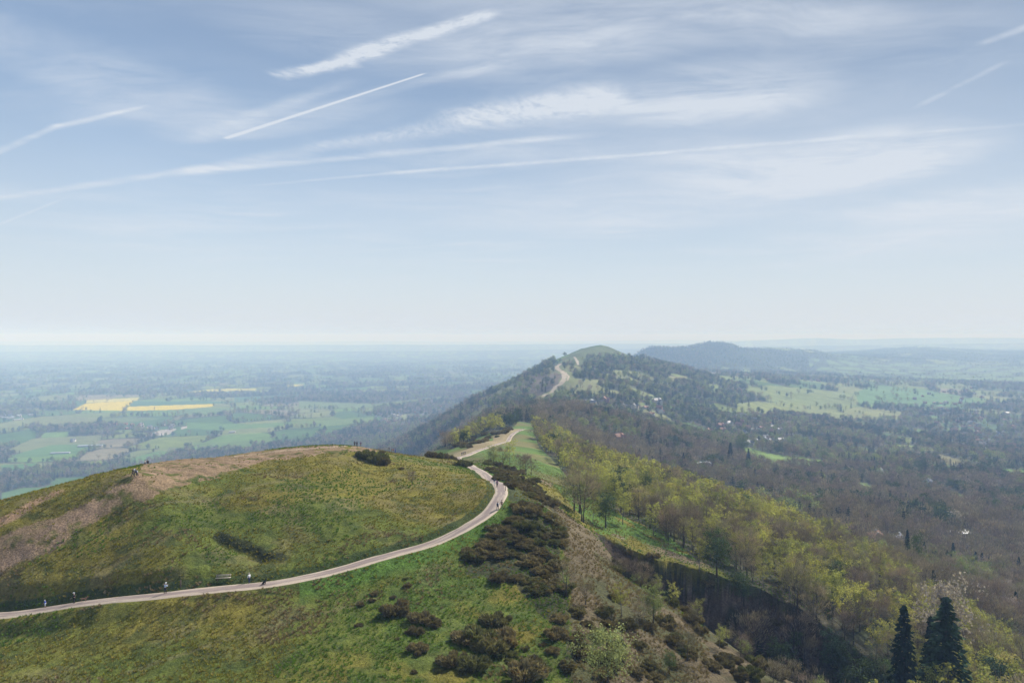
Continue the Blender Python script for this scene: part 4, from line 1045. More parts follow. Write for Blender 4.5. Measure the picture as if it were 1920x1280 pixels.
def label_for(kind, px, py, D, b):
    """wording for the many trees of one wood; trees of one wood that nothing tells apart share it"""
    where = ('in the light green wood beside the quarry' if (b and D < 235 and px > 1250) else
             'in the knoll wood left of the saddle track' if (b and px < 1000) else
             'along the top of the light green spur wood' if (b and D > 380) else
             'in the middle of the light green spur wood' if b else
             'at the lower right corner beyond the quarry' if (D < 330) else
             'in the dark wood below the spur wood' if D < 700 else
             'in the wooded saddle before the far hill' if (px < 1150 and D < 1300) else
             'on the wooded valley floor beyond the spur')
    what = {'birch': 'slender birch with fresh yellow-green leaves', 'bare': 'leafless brown twiggy tree', 'green': 'dark evergreen tree with dense crown', 'pale': 'pale green tree just coming into leaf',
            'blossom': 'tree whitened by spring blossom', 'conifer': 'dark pointed conifer'}[kind]
    return what + ' ' + where, {'birch': 'birches', 'bare': 'bare trees', 'green': 'evergreens', 'pale': 'leafing trees', 'blossom': 'blossom trees', 'conifer': 'conifers'}[kind] + ' ' + where
LIMIT = {'birch': 300, 'bare': 300, 'green': 140, 'pale': 160, 'blossom': 90, 'conifer': 120}
stuff_pts = {k: [] for k in NAMES}
infr = (cpx > -20) & (cpx < 1940) & (cpy < 1340)
for k in NAMES:
    idx = np.where(kind == k)[0]
    size = sc_t[idx] / cy[idx] + np.where(infr[idx], 10, 0)
    order = idx[np.argsort(-size)]
    for n_, i in enumerate(order):
        if n_ < LIMIT[k]:
            lb, gp = label_for(k, cpx[i], cpy[i], cy[i], inb[i])
            place_tree(k, cx[i], cy[i], sc_t[i], lb, gp, hi=cy[i] < 420, z=cz[i], zs=rnd.uniform(.85, 1.15))
        else: stuff_pts[k].append(i)

def stuff_trees(name, pts_xyz, scales, meshes, label):
    """one object: far woodland nobody could count, the same few tree shapes set on every point"""
    me = bpy.data.meshes.new(name); n = len(pts_xyz)
    me.vertices.add(n); me.vertices.foreach_set('co', np.asarray(pts_xyz, np.float32).ravel())
    a = me.attributes.new('size', 'FLOAT', 'POINT'); a.data.foreach_set('value', np.asarray(scales, np.float32))
    b = me.attributes.new('pick', 'INT', 'POINT'); b.data.foreach_set('value', rng.integers(0, len(meshes), n).astype(np.int32))
    c = me.attributes.new('turn', 'FLOAT_VECTOR', 'POINT'); tv = np.zeros((n, 3)); tv[:, 2] = rng.random(n) * 6.28; c.data.foreach_set('vector', tv.astype(np.float32).ravel())
    o = bpy.data.objects.new(name, me); COL.objects.link(o); o['kind'] = 'stuff'; o['label'] = label
    ng = bpy.data.node_groups.new(name, 'GeometryNodeTree')
    ng.interface.new_socket('Geometry', in_out='INPUT', socket_type='NodeSocketGeometry'); ng.interface.new_socket('Geometry', in_out='OUTPUT', socket_type='NodeSocketGeometry')
    N = ng.nodes; L = ng.links; gi = N.new('NodeGroupInput'); go = N.new('NodeGroupOutput'); iop = N.new('GeometryNodeInstanceOnPoints'); jn = N.new('GeometryNodeJoinGeometry')
    m2p = N.new('GeometryNodeMeshToPoints'); L.new(gi.outputs[0], m2p.inputs[0])
    for m_ in reversed(meshes):
        src = bpy.data.objects.new(name + '_shape', m_)
        oi = N.new('GeometryNodeObjectInfo'); oi.inputs['Object'].default_value = src; oi.transform_space = 'ORIGINAL'
        g2i = N.new('GeometryNodeGeometryToInstance'); L.new(oi.outputs['Geometry'], g2i.inputs[0]); L.new(g2i.outputs[0], jn.inputs[0])
    def attr(nm, t):
        q = N.new('GeometryNodeInputNamedAttribute'); q.data_type = t; q.inputs['Name'].default_value = nm
        return [s for s in q.outputs if s.enabled and s.name == 'Attribute'][0]
    L.new(m2p.outputs[0], iop.inputs['Points']); L.new(jn.outputs[0], iop.inputs['Instance']); iop.inputs['Pick Instance'].default_value = True
    L.new(attr('pick', 'INT'), iop.inputs['Instance Index']); L.new(attr('size', 'FLOAT'), iop.inputs['Scale'])
    e2r = N.new('FunctionNodeEulerToRotation'); L.new(attr('turn', 'FLOAT_VECTOR'), e2r.inputs[0]); L.new(e2r.outputs[0], iop.inputs['Rotation'])
    L.new(iop.outputs[0], go.inputs[0])
    md = o.modifiers.new('trees', 'NODES'); md.node_group = ng
    return o
SL = {'birch': 'further birches of the spur wood massed together', 'bare': 'leafless brown woodland covering the far slopes and hedges', 'green': 'dark evergreens dotted through the far woodland',
      'pale': 'pale green leafing trees massed in the far woodland', 'blossom': 'whitish blossom trees dotted through the far woodland', 'conifer': 'dark conifers massed in the far woodland'}
for k in NAMES:
    ii = np.array(stuff_pts[k], int)
    if len(ii) == 0: continue
    stuff_trees('woodland', np.stack([cx[ii], cy[ii], cz[ii] - .2], 1), sc_t[ii], LOM[k], SL[k])

# ============================================================ bushes on the near hill
def bush(px, py, s_, label, var=None, group=None, name='gorse_bush', dmin=60, xy=None, hs=1.0):
    if xy is None:
        h = hit(px, py, dmin)
        if h is None: return
    else: h = (xy[0], xy[1], ground_z(*xy))
    link(name, BUSH[rnd.randrange(3) if var is None else var], loc=(h[0], h[1], h[2] - .12 * s_), rz=rnd.random() * 6.28, sc_=(s_, s_, s_ * hs), label=label, category='bush', group=group)
for px, py, s_, v, lb in (
    (738, 1150, 2.3, 3, 'large lone gorse bush with rusty brown tips below the road'), (700, 1116, .7, 0, 'tiny dark bush left of the rusty gorse bush'), (763, 1100, .7, 1, 'tiny dark bush just above the rusty gorse bush'),
    (789, 1166, 1.7, 0, 'ragged dark bush right of the rusty gorse bush'), (811, 1174, 1.2, 1, 'small brown bush at the right side of the ragged dark bush'), (778, 1190, 1.2, 2, 'small bush directly below the ragged dark bush'),
    (783, 1222, 1.3, 2, 'round dark bush standing alone beneath the ragged bushes'), (930, 1172, 2.0, 0, 'topmost dark bush of the lower bush cluster'), (900, 1200, 2.2, 1, 'broad dark bush in the middle of the lower bush cluster'),
    (873, 1205, 1.8, 0, 'dark bush at the left side of the lower bush cluster'), (920, 1222, 2.2, 2, 'bushy dark gorse at the lower edge of the lower bush cluster'), (948, 1208, 2.1, 1, 'dark bush at the right side of the lower bush cluster'),
    (850, 1246, 1.7, 0, 'round bush below and left of the lower bush cluster'), (888, 1256, 1.9, 2, 'round bush directly beneath the lower bush cluster'), (985, 1272, 2.2, 1, 'wide dark bush cut by the bottom edge of the photo'),
    (1012, 1262, 1.4, 0, 'small bush beside the wide bush at the bottom edge'), (998, 1250, 1.3, 2, 'low bush above the wide bush at the bottom edge'), (1042, 1196, 1.5, 1, 'brown bush on bright grass right of the lower cluster'),
    (1050, 1165, 1.3, 0, 'small brown bush under the tip of the gorse thicket'), (1036, 1225, .9, 2, 'tiny bush on the bright grass strip'), (960, 1232, .8, 2, 'tiny bush touching the lower cluster at its right'),
    (1062, 1255, 1.1, 1, 'bush at the edge of the brown bracken near the bottom')):
    bush(px, py, s_, lb, v, hs=.85)
for px, py, s_, lb in ((686, 857, 2.3, 'dark gorse bush on the dome crest, leftmost of the row'), (697, 861, 2.4, 'dark gorse bush second from left in the dome crest row'), (707, 866, 2.5, 'dark gorse bush third in the dome crest row'),
                       (717, 870, 2.3, 'lowest dark gorse bush of the dome crest row'), (716, 850, 1.0, 'tiny dark bush on the skyline of the dome'), (869, 876, 2.6, 'dark bush beside the road bend behind the dome'),
                       (752, 880, .7, 'faint twiggy bush on the open dome turf')):
    bush(px, py, s_, lb, 0)
for i, (px, D) in enumerate(((806, 236), (818, 238), (829, 242), (838, 246), (845, 250))):
    x_, y_ = (px - 960) / F * D, D; bush(0, 0, 2.3, 'dark bush in the row behind the right end of the dome', xy=(x_, y_), group='bushes behind the dome')
gp = grid_pts(90, 330, lambda y: 2.25 + y * .0035, .3); gx, gy = gp[:, 0], gp[:, 1]; gz_, grd, _, _, _ = landform(gx, gy, True)
gpx = 960 + F * gx / gy; gpy = YH - F * gz_ / gy
ing = inpoly(gpx, gpy, POLY_GORSE) & (grd > 2.6) & (fbm(gx, gy, 8, 2, 4) > .42) & (rng.random(len(gx)) < .9)
gi_ = np.where(ing)[0]; print('gorse', len(gi_)); gi_ = gi_[np.argsort(gy[gi_])][:235]
for i in gi_: bush(0, 0, rnd.uniform(1.1, 2.1), 'dark brown gorse bush in the large thicket right of the road bend', xy=(gx[i], gy[i]), group='gorse bushes of the large thicket', hs=.72)
# low scrub along the bracken slope, the knoll edge and the saddle
for n_, (poly, cnt, s0, s1, lb, gp_, dm) in enumerate((
    ([(1065, 1130), (1130, 1090), (1230, 1150), (1380, 1250), (1480, 1290), (1090, 1290)], 46, .7, 1.5, 'low brown scrub bush on the bracken slope beside the quarry', 'scrub on the bracken slope', 80),
    ([(850, 838), (905, 812), (960, 800), (965, 806), (915, 826), (870, 845)], 34, 1.6, 2.8, 'dark heather bush between knoll wood and saddle track', 'bushes by the saddle track', 260),
    ([(893, 872), (925, 862), (985, 885), (1020, 925), (1000, 930), (945, 895)], 30, 1.2, 2.2, 'dark bush on the slope right of the narrow road', 'bushes right of the narrow road', 180),
    ([(640, 1095), (1000, 1020), (1050, 1280), (700, 1280)], 16, .35, .7, 'tiny dark bush in the rough grass below the road', 'tiny bushes below the road', 70))):
    xs = [p[0] for p in poly]; ys = [p[1] for p in poly]; k = 0; t = 0
    while k < cnt and t < 900:
        t += 1; px, py = rnd.uniform(min(xs), max(xs)), rnd.uniform(min(ys), max(ys))
        if inpoly(np.array([px]), np.array([py]), poly)[0]:
            h = hit(px, py, dm)
            if h and polydist(np.array([h[0]]), np.array([h[1]]), ROAD)[0][0] > 3.5: bush(0, 0, rnd.uniform(s0, s1), lb, xy=h[:2], group=gp_, hs=.8); k += 1

# ============================================================ single trees that stand out
def lone(kind, px, py, hpx, label, dmin=70, var=None, group=None, zs=1.0):
    h = hit(px, py, dmin)
    if h is None: return
    H = hpx / F * h[1]; place_tree(kind, h[0], h[1], H / {'birch': 10.8, 'bare': 12.2, 'green': 11.2, 'pale': 11.2, 'blossom': 11.2, 'conifer': 17}[kind], label, group, True, h[2], zs, var)
for a in (('pale', 1077, 958, 72, 'spreading tree in thin leaf at the top of the grass strip'), ('green', 1136, 990, 66, 'dark dense tree at the foot of the grass strip above the quarry'),
          ('birch', 1112, 986, 58, 'leaning birch beside the dark dense tree'), ('birch', 1168, 984, 62, 'slim birch right of the dark dense tree'), ('birch', 1226, 1003, 60, 'bright birch at the right end of the grass strip'),
          ('bare', 1256, 1016, 62, 'bare tree beside the bright birch at the grass strip end'), ('bare', 975, 889, 36, 'small bare tree, leftmost of the clump by the pink patch'), ('bare', 985, 892, 38, 'small bare tree in the middle of the clump by the pink patch'),
          ('bare', 996, 890, 34, 'small bare tree, rightmost of the clump by the pink patch'), ('birch', 956, 872, 46, 'tall thin birch on the saddle slope below the track'), ('bare', 943, 880, 40, 'bare tree left of the thin saddle birch'),
          ('pale', 925, 872, 36, 'bushy pale tree right of the narrow road'), ('birch', 1312, 1078, 62, 'small birch on the rim of the quarry'), ('green', 1345, 1088, 82, 'dark tree standing on the quarry rim'),
          ('birch', 1166, 1158, 62, 'yellowish birch on the near slope left of the quarry'), ('pale', 1226, 1170, 68, 'wide crowned birch at the near lip of the quarry'), ('bare', 1062, 1118, 64, 'thin bare tree at the edge of the gorse thicket'),
          ('bare', 1200, 1180, 50, 'bare twiggy tree behind the yellowish birch'), ('pale', 1140, 1290, 118, 'large rounded willow at the bottom beside the bracken'), ('bare', 1290, 1240, 55, 'bare tree low on the near quarry slope'),
          ('bare', 1100, 1135, 40, 'short bare tree on the bracken slope above the willow'), ('green', 1256, 1262, 38, 'small dark evergreen shrub low on the near slope'), ('bare', 772, 910, 26, 'tiny bare sapling alone on the dome turf'),
          ('pale', 1392, 852, 40, 'lone pale tree in the valley clearing'), ('bare', 1487, 888, 50, 'lone spreading bare tree in the green valley meadow'), ('green', 1450, 1020, 42, 'dark pine standing out of the light green spur wood'),
          ('green', 1447, 1060, 44, 'dark round evergreen within the lower spur wood')):
    dm = 600 if a[2] < 895 and a[1] > 1300 else (180 if a[2] < 900 else 70)
    lone(a[0], a[1], a[2], a[3], a[4], dm)
def tall(kind, px, top, D, wid, label):
    x_, y_ = (px - 960) / F * D, D; zg = ground_z(x_, y_); zt = -(top - YH) / F * D; H = zt - zg
    Hh = {'conifer': 17.2, 'blossom': 11., 'birch': 10.8, 'bare': 12.2, 'green': 11.2}[kind]; w = wid / F * D / {'conifer': 6.6, 'blossom': 8, 'birch': 5.6, 'bare': 7.5, 'green': 8}[kind]
    T, Cn = HIM[kind][0]
    root = link(NAMES[kind], None, loc=(x_, y_, zg), rz=px, sc_=(w, w, H / Hh), label=label, category=CATS[kind]); link('trunk', T, root); link('crown', Cn, root)
tall('conifer', 1697, 1128, 146, 84, 'tall narrow dark conifer at the lower right, left of the broad one')
tall('conifer', 1776, 1112, 138, 118, 'broad dark conifer at the lower right, largest of the two')
tall('conifer', 1748, 1150, 150, 64, 'slimmer conifer squeezed between the two big dark conifers')
tall('blossom', 1772, 1088, 178, 84, 'big rounded tree in pinkish blossom behind the broad dark conifer')
lone('conifer', 1370, 872, 44, 'dark columnar conifer above the white building among the trees', 500); lone('conifer', 1404, 878, 38, 'dark pointed conifer at the left end of the valley meadow', 500); lone('conifer', 1282, 884, 36, 'dark conifer left of the white building among the trees', 500)
tall('conifer', 1703, 990, 330, 22, 'dark columnar conifer in the brown wood at the right'); tall('green', 1716, 1000, 325, 34, 'dark pine beside the columnar conifer in the brown wood')

# ============================================================ rough grass, one mass of small tufts
def tuft_mesh(seed, col_hi):
    rg = np.random.default_rng(seed); B = MB(); n = 16; w = rg.random(n) * 6.28; r = rg.random(n) * .16; h = rg.uniform(.14, .34, n)
    for i in range(n):
        c = np.array([math.cos(w[i]) * r[i], math.sin(w[i]) * r[i], 0]); d = np.array([math.cos(w[i]), math.sin(w[i]), 0]) * h[i] * .55; s_ = np.array([-math.sin(w[i]), math.cos(w[i]), 0]) * .035
        B.add([c - s_, c + s_, c + d + s_ * .4 + np.array([0, 0, h[i]]), c + d - s_ * .4 + np.array([0, 0, h[i]])], [(0, 1, 2, 3)])
    return B.mesh('grass_tuft', [col_hi])
M_TUFT = [leafy('rough_grass', [(.225, .195, .032), (.17, .18, .028), (.26, .205, .055), (.13, .145, .024)], .4), leafy('rough_grass_green', [(.095, .165, .022), (.12, .20, .03), (.08, .13, .02)], .4), leafy('straw_grass', [(.26, .20, .10), (.22, .165, .095), (.19, .16, .055)], .3)]
TUFTS = [tuft_mesh(i, M_TUFT[i]) for i in range(3)]
tp = grid_pts(78, 285, lambda y: .36 + .0020 * y, .80); tx, ty = tp[:, 0], tp[:, 1]
tz, trd, trs, _, tq = landform(tx, ty, True); tpx = 960 + F * tx / ty; tpy = YH - F * tz / ty
bare_ = inpoly(tpx, tpy, POLY_BARE); okt = (trd > ROADW + .35) & ~tq & (tpx > -60) & (tpx < 1560) & (tpy < 1330) & (rng.random(len(tx)) < np.where(bare_, .04, .62)) & ((tpx < 1330) | (ty > 172))
ci = np.clip(np.searchsorted(cols, tx / ty), 0, len(cols) - 1); cj = np.clip(np.searchsorted(rows, ty) - 1, 0, len(rows) - 1); okt &= (-(tz + .3) / ty <= _Srun[cj, ci] + .004)
okt &= (fbm(tx, ty, 3.2, 2, 1) > .34)
tx, ty, tz, tpx, tpy = tx[okt], ty[okt], tz[okt], tpx[okt], tpy[okt]; print('tufts', len(tx))
grn = (fbm(tx, ty, 20, 3, 5) > .52) | (tpy > 1040) & (tpx > 600) & (rng.random(len(tx)) < .6); strw = inpoly(tpx, tpy, POLY_BRACK) | (fbm(tx, ty, 11, 3, 2) > .67) & ~grn
for nm, m_, mk, lb in (('grass', 0, ~grn & ~strw, 'olive rough grass tufts over the dome'), ('grass', 1, grn & ~strw, 'fresher green grass tufts on the hill'), ('grass', 2, strw, 'straw coloured dead grass and bracken')):
    stuff_trees(nm, np.stack([tx[mk], ty[mk], tz[mk] - .03], 1), rng.uniform(.6, 1.25, int(mk.sum())) * (1.15 if m_ == 2 else 1.0), [TUFTS[m_]], lb)
#==SPLIT3==

# ============================================================ people, dogs
import bmesh
M_SKIN = simple('skin', (.46, .30, .23), .6)
CLOTH = {}
def cloth(name, c):
    if name not in CLOTH: CLOTH[name] = simple(name + '_cloth', c, .85, .1, 6)
    return CLOTH[name]
def skin_mesh(name, V, E, R, mat, root=0, sub=1):
    bm = bmesh.new(); lay = bm.verts.layers.skin.verify()
    vs = [bm.verts.new(v) for v in V]
    for i, v in enumerate(vs): v[lay].radius = (R[i], R[i]) if np.isscalar(R[i]) else R[i]; v[lay].use_root = (i == root)
    for a, b in E: bm.edges.new((vs[a], vs[b]))
    me = bpy.data.meshes.new(name); bm.to_mesh(me); bm.free(); me.materials.append(mat); return me
def skinned(name, me, parent=None, sub=1, **k):
    o = link(name, me, parent, **k); m = o.modifiers.new('skin', 'SKIN'); m.use_smooth_shade = True
    m = o.modifiers.new('smooth', 'SUBSURF'); m.levels = sub; m.render_levels = sub; return o
def person(px, py, label, top, legs, hair=('dark_hair', (.04, .03, .025)), face=0.0, pose='walk', H=1.72, xy=None, dmin=60, hat=None, pack=None, group=None, phase=0.0, shorts=False):
    """face: heading in radians, 0 = away from the viewpoint"""
    h = hit(px, py, dmin) if xy is None else (xy[0], xy[1], ground_z(*xy))
    d_, sd_, v_, _ = polydist(np.array([h[0]]), np.array([h[1]]), RD2, RZ2); z = h[2]
    if d_[0] < ROADW: z = float(v_[0]) + .07
    k = H / 1.72
    sit = pose == 'sit'
    step = .30 if pose == 'walk' else .06
    hz = .30 if sit else .92
    # joints: x right, y forward, z up
    pel = np.array([0, 0, hz]); ch = np.array([0, .04 if not sit else -.12, hz + .40]); nk = ch + np.array([0, .01, .15]); hd = nk + np.array([0, .03, .17])
    def leg(s, f):
        hip = pel + np.array([s * .10, 0, -.04])
        if sit: return [hip, np.array([s * .14, .40, .46 if s > 0 else .40]), np.array([s * .15, .72, .06]), np.array([s * .17, .86, .05])]
        kn = np.array([s * .11, f * .55 + .05, .48]); an = np.array([s * .11, f - (.05 if f < 0 else 0), .09 + (.05 if f < 0 else 0)]); return [hip, kn, an, an + np.array([0, .17, -.04])]
    def arm(s, f):
        sh = ch + np.array([s * .19, 0, .07])
        if pose == 'phone': el = sh + np.array([s * .06, .12, -.25]); wr = el + np.array([-s * .12, .20, .17])
        elif pose == 'wide': el = sh + np.array([s * .20, 0, -.20]); wr = el + np.array([s * .14, .10, -.14])
        elif sit: el = sh + np.array([s * .08, .10, -.24]); wr = el + np.array([-s * .04, .24, -.02])
        else: el = sh + np.array([s * .07, -f * .25, -.27]); wr = el + np.array([s * .01, -f * .45 + .10, -.23])
        return [sh, el, wr]
    Ls = [leg(1, step), leg(-1, -step)]; As = [arm(1, step), arm(-1, -step)]
    V = [pel, (pel + ch) / 2, ch, nk, hd - (0, 0, .05), hd + (0, .005, .06)]; R = [.13, .115, .145, .05, .078, .085]; E = [(0, 1), (1, 2), (2, 3), (3, 4), (4, 5)]
    for L in Ls:
        b = len(V); V += L; R += [.085, .055, .036, .03]; E += [(0, b), (b, b + 1), (b + 1, b + 2), (b + 2, b + 3)]
    for s, A_ in zip((1, -1), As):
        b = len(V); d = A_[2] - A_[1]; d /= np.linalg.norm(d); hand = A_[2] + d * .08
        V += A_ + [hand]; R += [.052, .038, .026, .03]; E += [(2, b), (b, b + 1), (b + 1, b + 2), (b + 2, b + 3)]
        side = np.cross(d, [0, 0, 1.0]) if abs(d[2]) < .9 else np.array([0, 1.0, 0]); side /= np.linalg.norm(side) + 1e-6
        for q, ln in ((-.03, .075), (-.01, .09), (.01, .085), (.03, .065)):
            c = len(V); V.append(hand + d * ln + side * q + np.array([0, .01, -.015])); R.append(.009); E.append((b + 3, c))
        c = len(V); V.append(A_[2] + d * .06 + side * .055); R.append(.01); E.append((b + 3, c))
    body = skin_mesh('person', [v * k for v in V], E, [r * k for r in R], M_SKIN)
    root = skinned('person', body, loc=(h[0], h[1], z), rz=-face, label=label, category='person', group=group)
    # clothing follows the body a little proud of it
    V = [pel + (0, 0, .02), (pel + ch) / 2, ch, ch + (0, 0, .10)]; R = [.15, .14, .165, .09]; E = [(0, 1), (1, 2), (2, 3)]
    for A_ in As:
        b = len(V); V += [A_[0], A_[1], (A_[1] + A_[2] * 2) / 3 if not shorts else A_[1] + (0, 0, .02)]; R += [.068, .052, .042 if not shorts else .05]; E += [(2, b), (b, b + 1), (b + 1, b + 2)]
    skinned('shirt', skin_mesh('shirt', [v * k for v in V], E, [r * k for r in R], top), root)
    V = [pel + (0, 0, .04)]; R = [.145]; E = []
    for L in Ls:
        b = len(V); V += [L[0], L[1], L[2] if not shorts else L[1] + (0, 0, -.03)]; R += [.105, .072, .052 if not shorts else .07]; E += [(0, b), (b, b + 1), (b + 1, b + 2)]
    skinned('trousers', skin_mesh('trousers', [v * k for v in V], E, [r * k for r in R], legs), root)
    for L in Ls:
        B = MB(); a = L[3]; B.tube([(L[2] + (0, -.06, -.03)) * k, (L[2] + (0, .04, -.04)) * k, (a + (0, .05, -.005)) * k], [.045 * k, .05 * k, .035 * k], 7); link('shoe', B.mesh('shoe', [cloth('shoe', (.06, .055, .05))], True), root)
    # hair or hat
    B = MB(); nu, nv = 10, 5; pts_ = []
    for j in range(nv + 1):
        a = math.pi * .56 * j / nv
        for i in range(nu):
            w = 6.283 * i / nu; pts_.append((hd + (0, -.012, .045)) + np.array([math.sin(a) * math.cos(w) * .098, math.sin(a) * math.sin(w) * .108, math.cos(a) * .105]))
    B.add(np.array(pts_) * k, [(j * nu + i, j * nu + (i + 1) % nu, (j + 1) * nu + (i + 1) % nu, (j + 1) * nu + i) for j in range(nv) for i in range(nu)])
    if hat: B.tube([(hd + (0, .06, .055)) * k, (hd + (0, .17, .04)) * k], [.075 * k, .06 * k], 8)
    nm, c = (hat or hair); link('cap' if hat else 'hair', B.mesh('hair', [cloth(nm, c)], True), root)
    B = MB(); B.tube([(hd + (0, .075, .03)) * k, (hd + (0, .108, .0)) * k, (hd + (0, .08, -.005)) * k], [.012 * k, .016 * k, .01 * k], 5)
    link('nose', B.mesh('nose', [M_SKIN], True), root)
    B = MB()
    for s in (-1, 1): B.box((hd + (s * .033, .082, .038)) * k, (.02 * k, .012 * k, .01 * k))
    link('eyes', B.mesh('eyes', [cloth('dark_hair', (.04, .03, .025))]), root)
    if pack:
        B = MB(); c = ch + (0, -.22, -.05); B.box(c * k, (.30 * k, .18 * k, .44 * k), taper=.82); B.box((c + (0, -.11, -.08)) * k, (.22 * k, .07 * k, .2 * k)); link('backpack', B.mesh('backpack', [pack]), root)
    return root
W_, N_, K_ = cloth('white', (.75, .75, .76)), cloth('navy', (.03, .04, .09)), cloth('black', (.02, .02, .024))
LB, BL, GY_, RE, OL, PU = cloth('light_blue', (.42, .52, .68)), cloth('blue', (.05, .10, .38)), cloth('grey', (.2, .2, .21)), cloth('red', (.35, .06, .05)), cloth('brown', (.20, .13, .09)), cloth('purple', (.16, .06, .16))
CAPW = ('white_cap', (.8, .8, .8)); GREYH = ('grey_hair', (.5, .48, .45))
T_R = math.radians
def crest(px, back=2.0):
    """point just on the near side of the dome's skyline at this bearing"""
    i = int(np.clip(np.searchsorted(cols, (px - 960) / F), 0, len(cols) - 1)); m_ = (rows > 115) & (rows < 262)
    D = rows[m_][np.argmin(_S[m_, i])] - back; return ((px - 960) / F * D, D)
person(82, 1141, 'small child in blue top and white cap at the far left of the road', BL, LB, hat=CAPW, H=1.22, face=T_R(-80), shorts=True)
person(137, 1133, 'walker in black with pale cap and arms held out beside a brown dog', K_, K_, hat=CAPW, face=T_R(-90), pose='wide')
person(308, 1115, 'person in light blue top and black leggings holding up a phone', LB, K_, hat=CAPW, face=T_R(20), pose='phone')
person(466, 1094, 'person in white top and dark trousers standing by the bench', W_, N_, hair=GREYH, face=T_R(-60), pose='stand')
person(248, 894, 'walker in all black, left of three on the dome slope', K_, K_, face=T_R(35))
person(252.5, 892, 'walker in grey top with white sleeves, middle of three on the dome slope', GY_, N_, face=T_R(35), pack=W_)
person(256, 895, 'walker in dark shorts with pale bag, right of three on the dome slope', W_, K_, face=T_R(40), H=1.62, shorts=True, pack=N_)
person(0, 0, 'person in white and black seated on the dome brow, left of two', W_, K_, face=T_R(-30), pose='sit', xy=crest(271))
person(0, 0, 'person in black seated on the dome brow, right of two', K_, K_, face=T_R(-20), pose='sit', xy=crest(276))
for px, D, lb, t_, l_, hh in ((664.5, 216, 'dark-clothed person on the dome skyline, left of three', K_, K_, 1.72), (668.8, 217, 'tall dark-clothed person on the dome skyline, middle of three', K_, K_, 1.82), (676, 218, 'dark-clothed person with bare legs on the dome skyline, right of three', PU, OL, 1.68)):
    person(0, 0, lb, t_, l_, face=T_R(160), pose='stand', xy=((px - 960) / F * D, D), H=hh)
for px, D, lb, t_, l_, hh, f_ in ((729, 226, 'dark-haired person leaning by the far bench, leftmost of the group', K_, GY_, 1.7, 60), (734, 227, 'person in grey beside the far bench, second of the group', GY_, OL, 1.7, 100),
                                (737, 228, 'short person in pink shorts beside the far bench', RE, GY_, 1.45, 200), (741, 229, 'person in blue standing rightmost at the far bench', BL, BL, 1.75, 250)):
    person(0, 0, lb, t_, l_, face=T_R(f_), pose='stand', xy=crest(px, 1.0), H=hh)
person(927, 911, 'walker in dark top and pale trousers, further left of a pair on the bend', N_, W_, face=T_R(160), dmin=120)
person(932, 914, 'walker in purple top and black trousers, nearer of the pair on the bend', PU, K_, face=T_R(165), dmin=120)
person(933, 957, 'walker in white top and navy trousers with black pack nearing the bend', W_, N_, face=T_R(15), dmin=110, pack=N_)
person(940.5, 953, 'walker in brown and tan at the outer edge of the bend', OL, OL, face=T_R(10), dmin=110)
for px, py, lb, t_, l_ in ((866, 854, 'dark-clothed walker at the road junction, left of three abreast', K_, N_), (869, 853, 'walker in grey at the road junction, middle of three abreast', GY_, K_), (872, 852.5, 'walker in dark blue at the road junction, right of three abreast', N_, K_)):
    person(px, py, lb, t_, l_, face=T_R(200), dmin=255)
for px, py, lb, t_ in ((974, 810, 'pale-clothed walker on the far end of the road, left of the pair', W_), (977, 809, 'white-clothed walker on the far end of the road, right of the pair', W_), (982, 804.5, 'small walker in grey at the very end of the road', GY_)):
    person(px, py, lb, t_, OL, face=T_R(30), dmin=480)
def dog(px, py, label, mat, face=0., k=1.0, sit=False, dmin=60):
    h = hit(px, py, dmin); d_, _, v_, _ = polydist(np.array([h[0]]), np.array([h[1]]), RD2, RZ2); z = float(v_[0]) + .07 if d_[0] < ROADW else h[2]
    if sit: V = [(0, -.22, .20), (0, 0, .36), (0, .14, .52), (0, .2, .66), (0, .25, .78), (0, .37, .76)]
    else: V = [(0, -.34, .50), (0, -.05, .47), (0, .26, .52), (0, .42, .64), (0, .52, .76), (0, .68, .73)]
    R = [.12, .125, .15, .085, .085, .045]; E = [(0, 1), (1, 2), (2, 3), (3, 4), (4, 5)]
    for s in (-1, 1):
        b = len(V)
        if sit: V += [(s * .09, .16, .28), (s * .09, .18, .03)]; R += [.045, .03]; E += [(2, b), (b, b + 1)]; b = len(V); V += [(s * .13, -.08, .16), (s * .13, .08, .04)]; R += [.06, .032]; E += [(0, b), (b, b + 1)]
        else:
            V += [(s * .09, .26, .30), (s * .09, .27 + s * .06, .16), (s * .09, .29 + s * .08, .02)]; R += [.05, .032, .028]; E += [(2, b), (b, b + 1), (b + 1, b + 2)]
            b = len(V); V += [(s * .09, -.30, .32), (s * .09, -.42 + s * .05, .18), (s * .09, -.38 + s * .05, .02)]; R += [.07, .032, .028]; E += [(0, b), (b, b + 1), (b + 1, b + 2)]
    b = len(V); V += [(0, V[0][1] - .14, V[0][2] + (.02 if not sit else -.1)), (0, V[0][1] - .32, V[0][2] + (.12 if not sit else -.14))]; R += [.03, .018]; E += [(0, b), (b, b + 1)]
    me = skin_mesh('dog', [np.array(v) * k for v in V], E, [r * k for r in R], mat, root=1)
    o = skinned('dog', me, loc=(h[0], h[1], z), rz=-face, label=label, category='dog'); hd = np.array(V[4])
    B = MB()
    for s in (-1, 1): B.box((hd + (s * .08, -.01, .04)) * k, (.03 * k, .07 * k, .12 * k), taper=.5)
    link('ears', B.mesh('ears', [mat]), o); return o
dog(155, 1130, 'brown dog with pale head standing on the road ahead of the walker in black', simple('brown_fur', (.26, .15, .09), .9, .3, 5), face=T_R(80))
dog(494, 1098, 'black dog sitting on the road right of the bench', simple('black_fur', (.02, .02, .022), .8), face=T_R(60), sit=True, k=1.15)
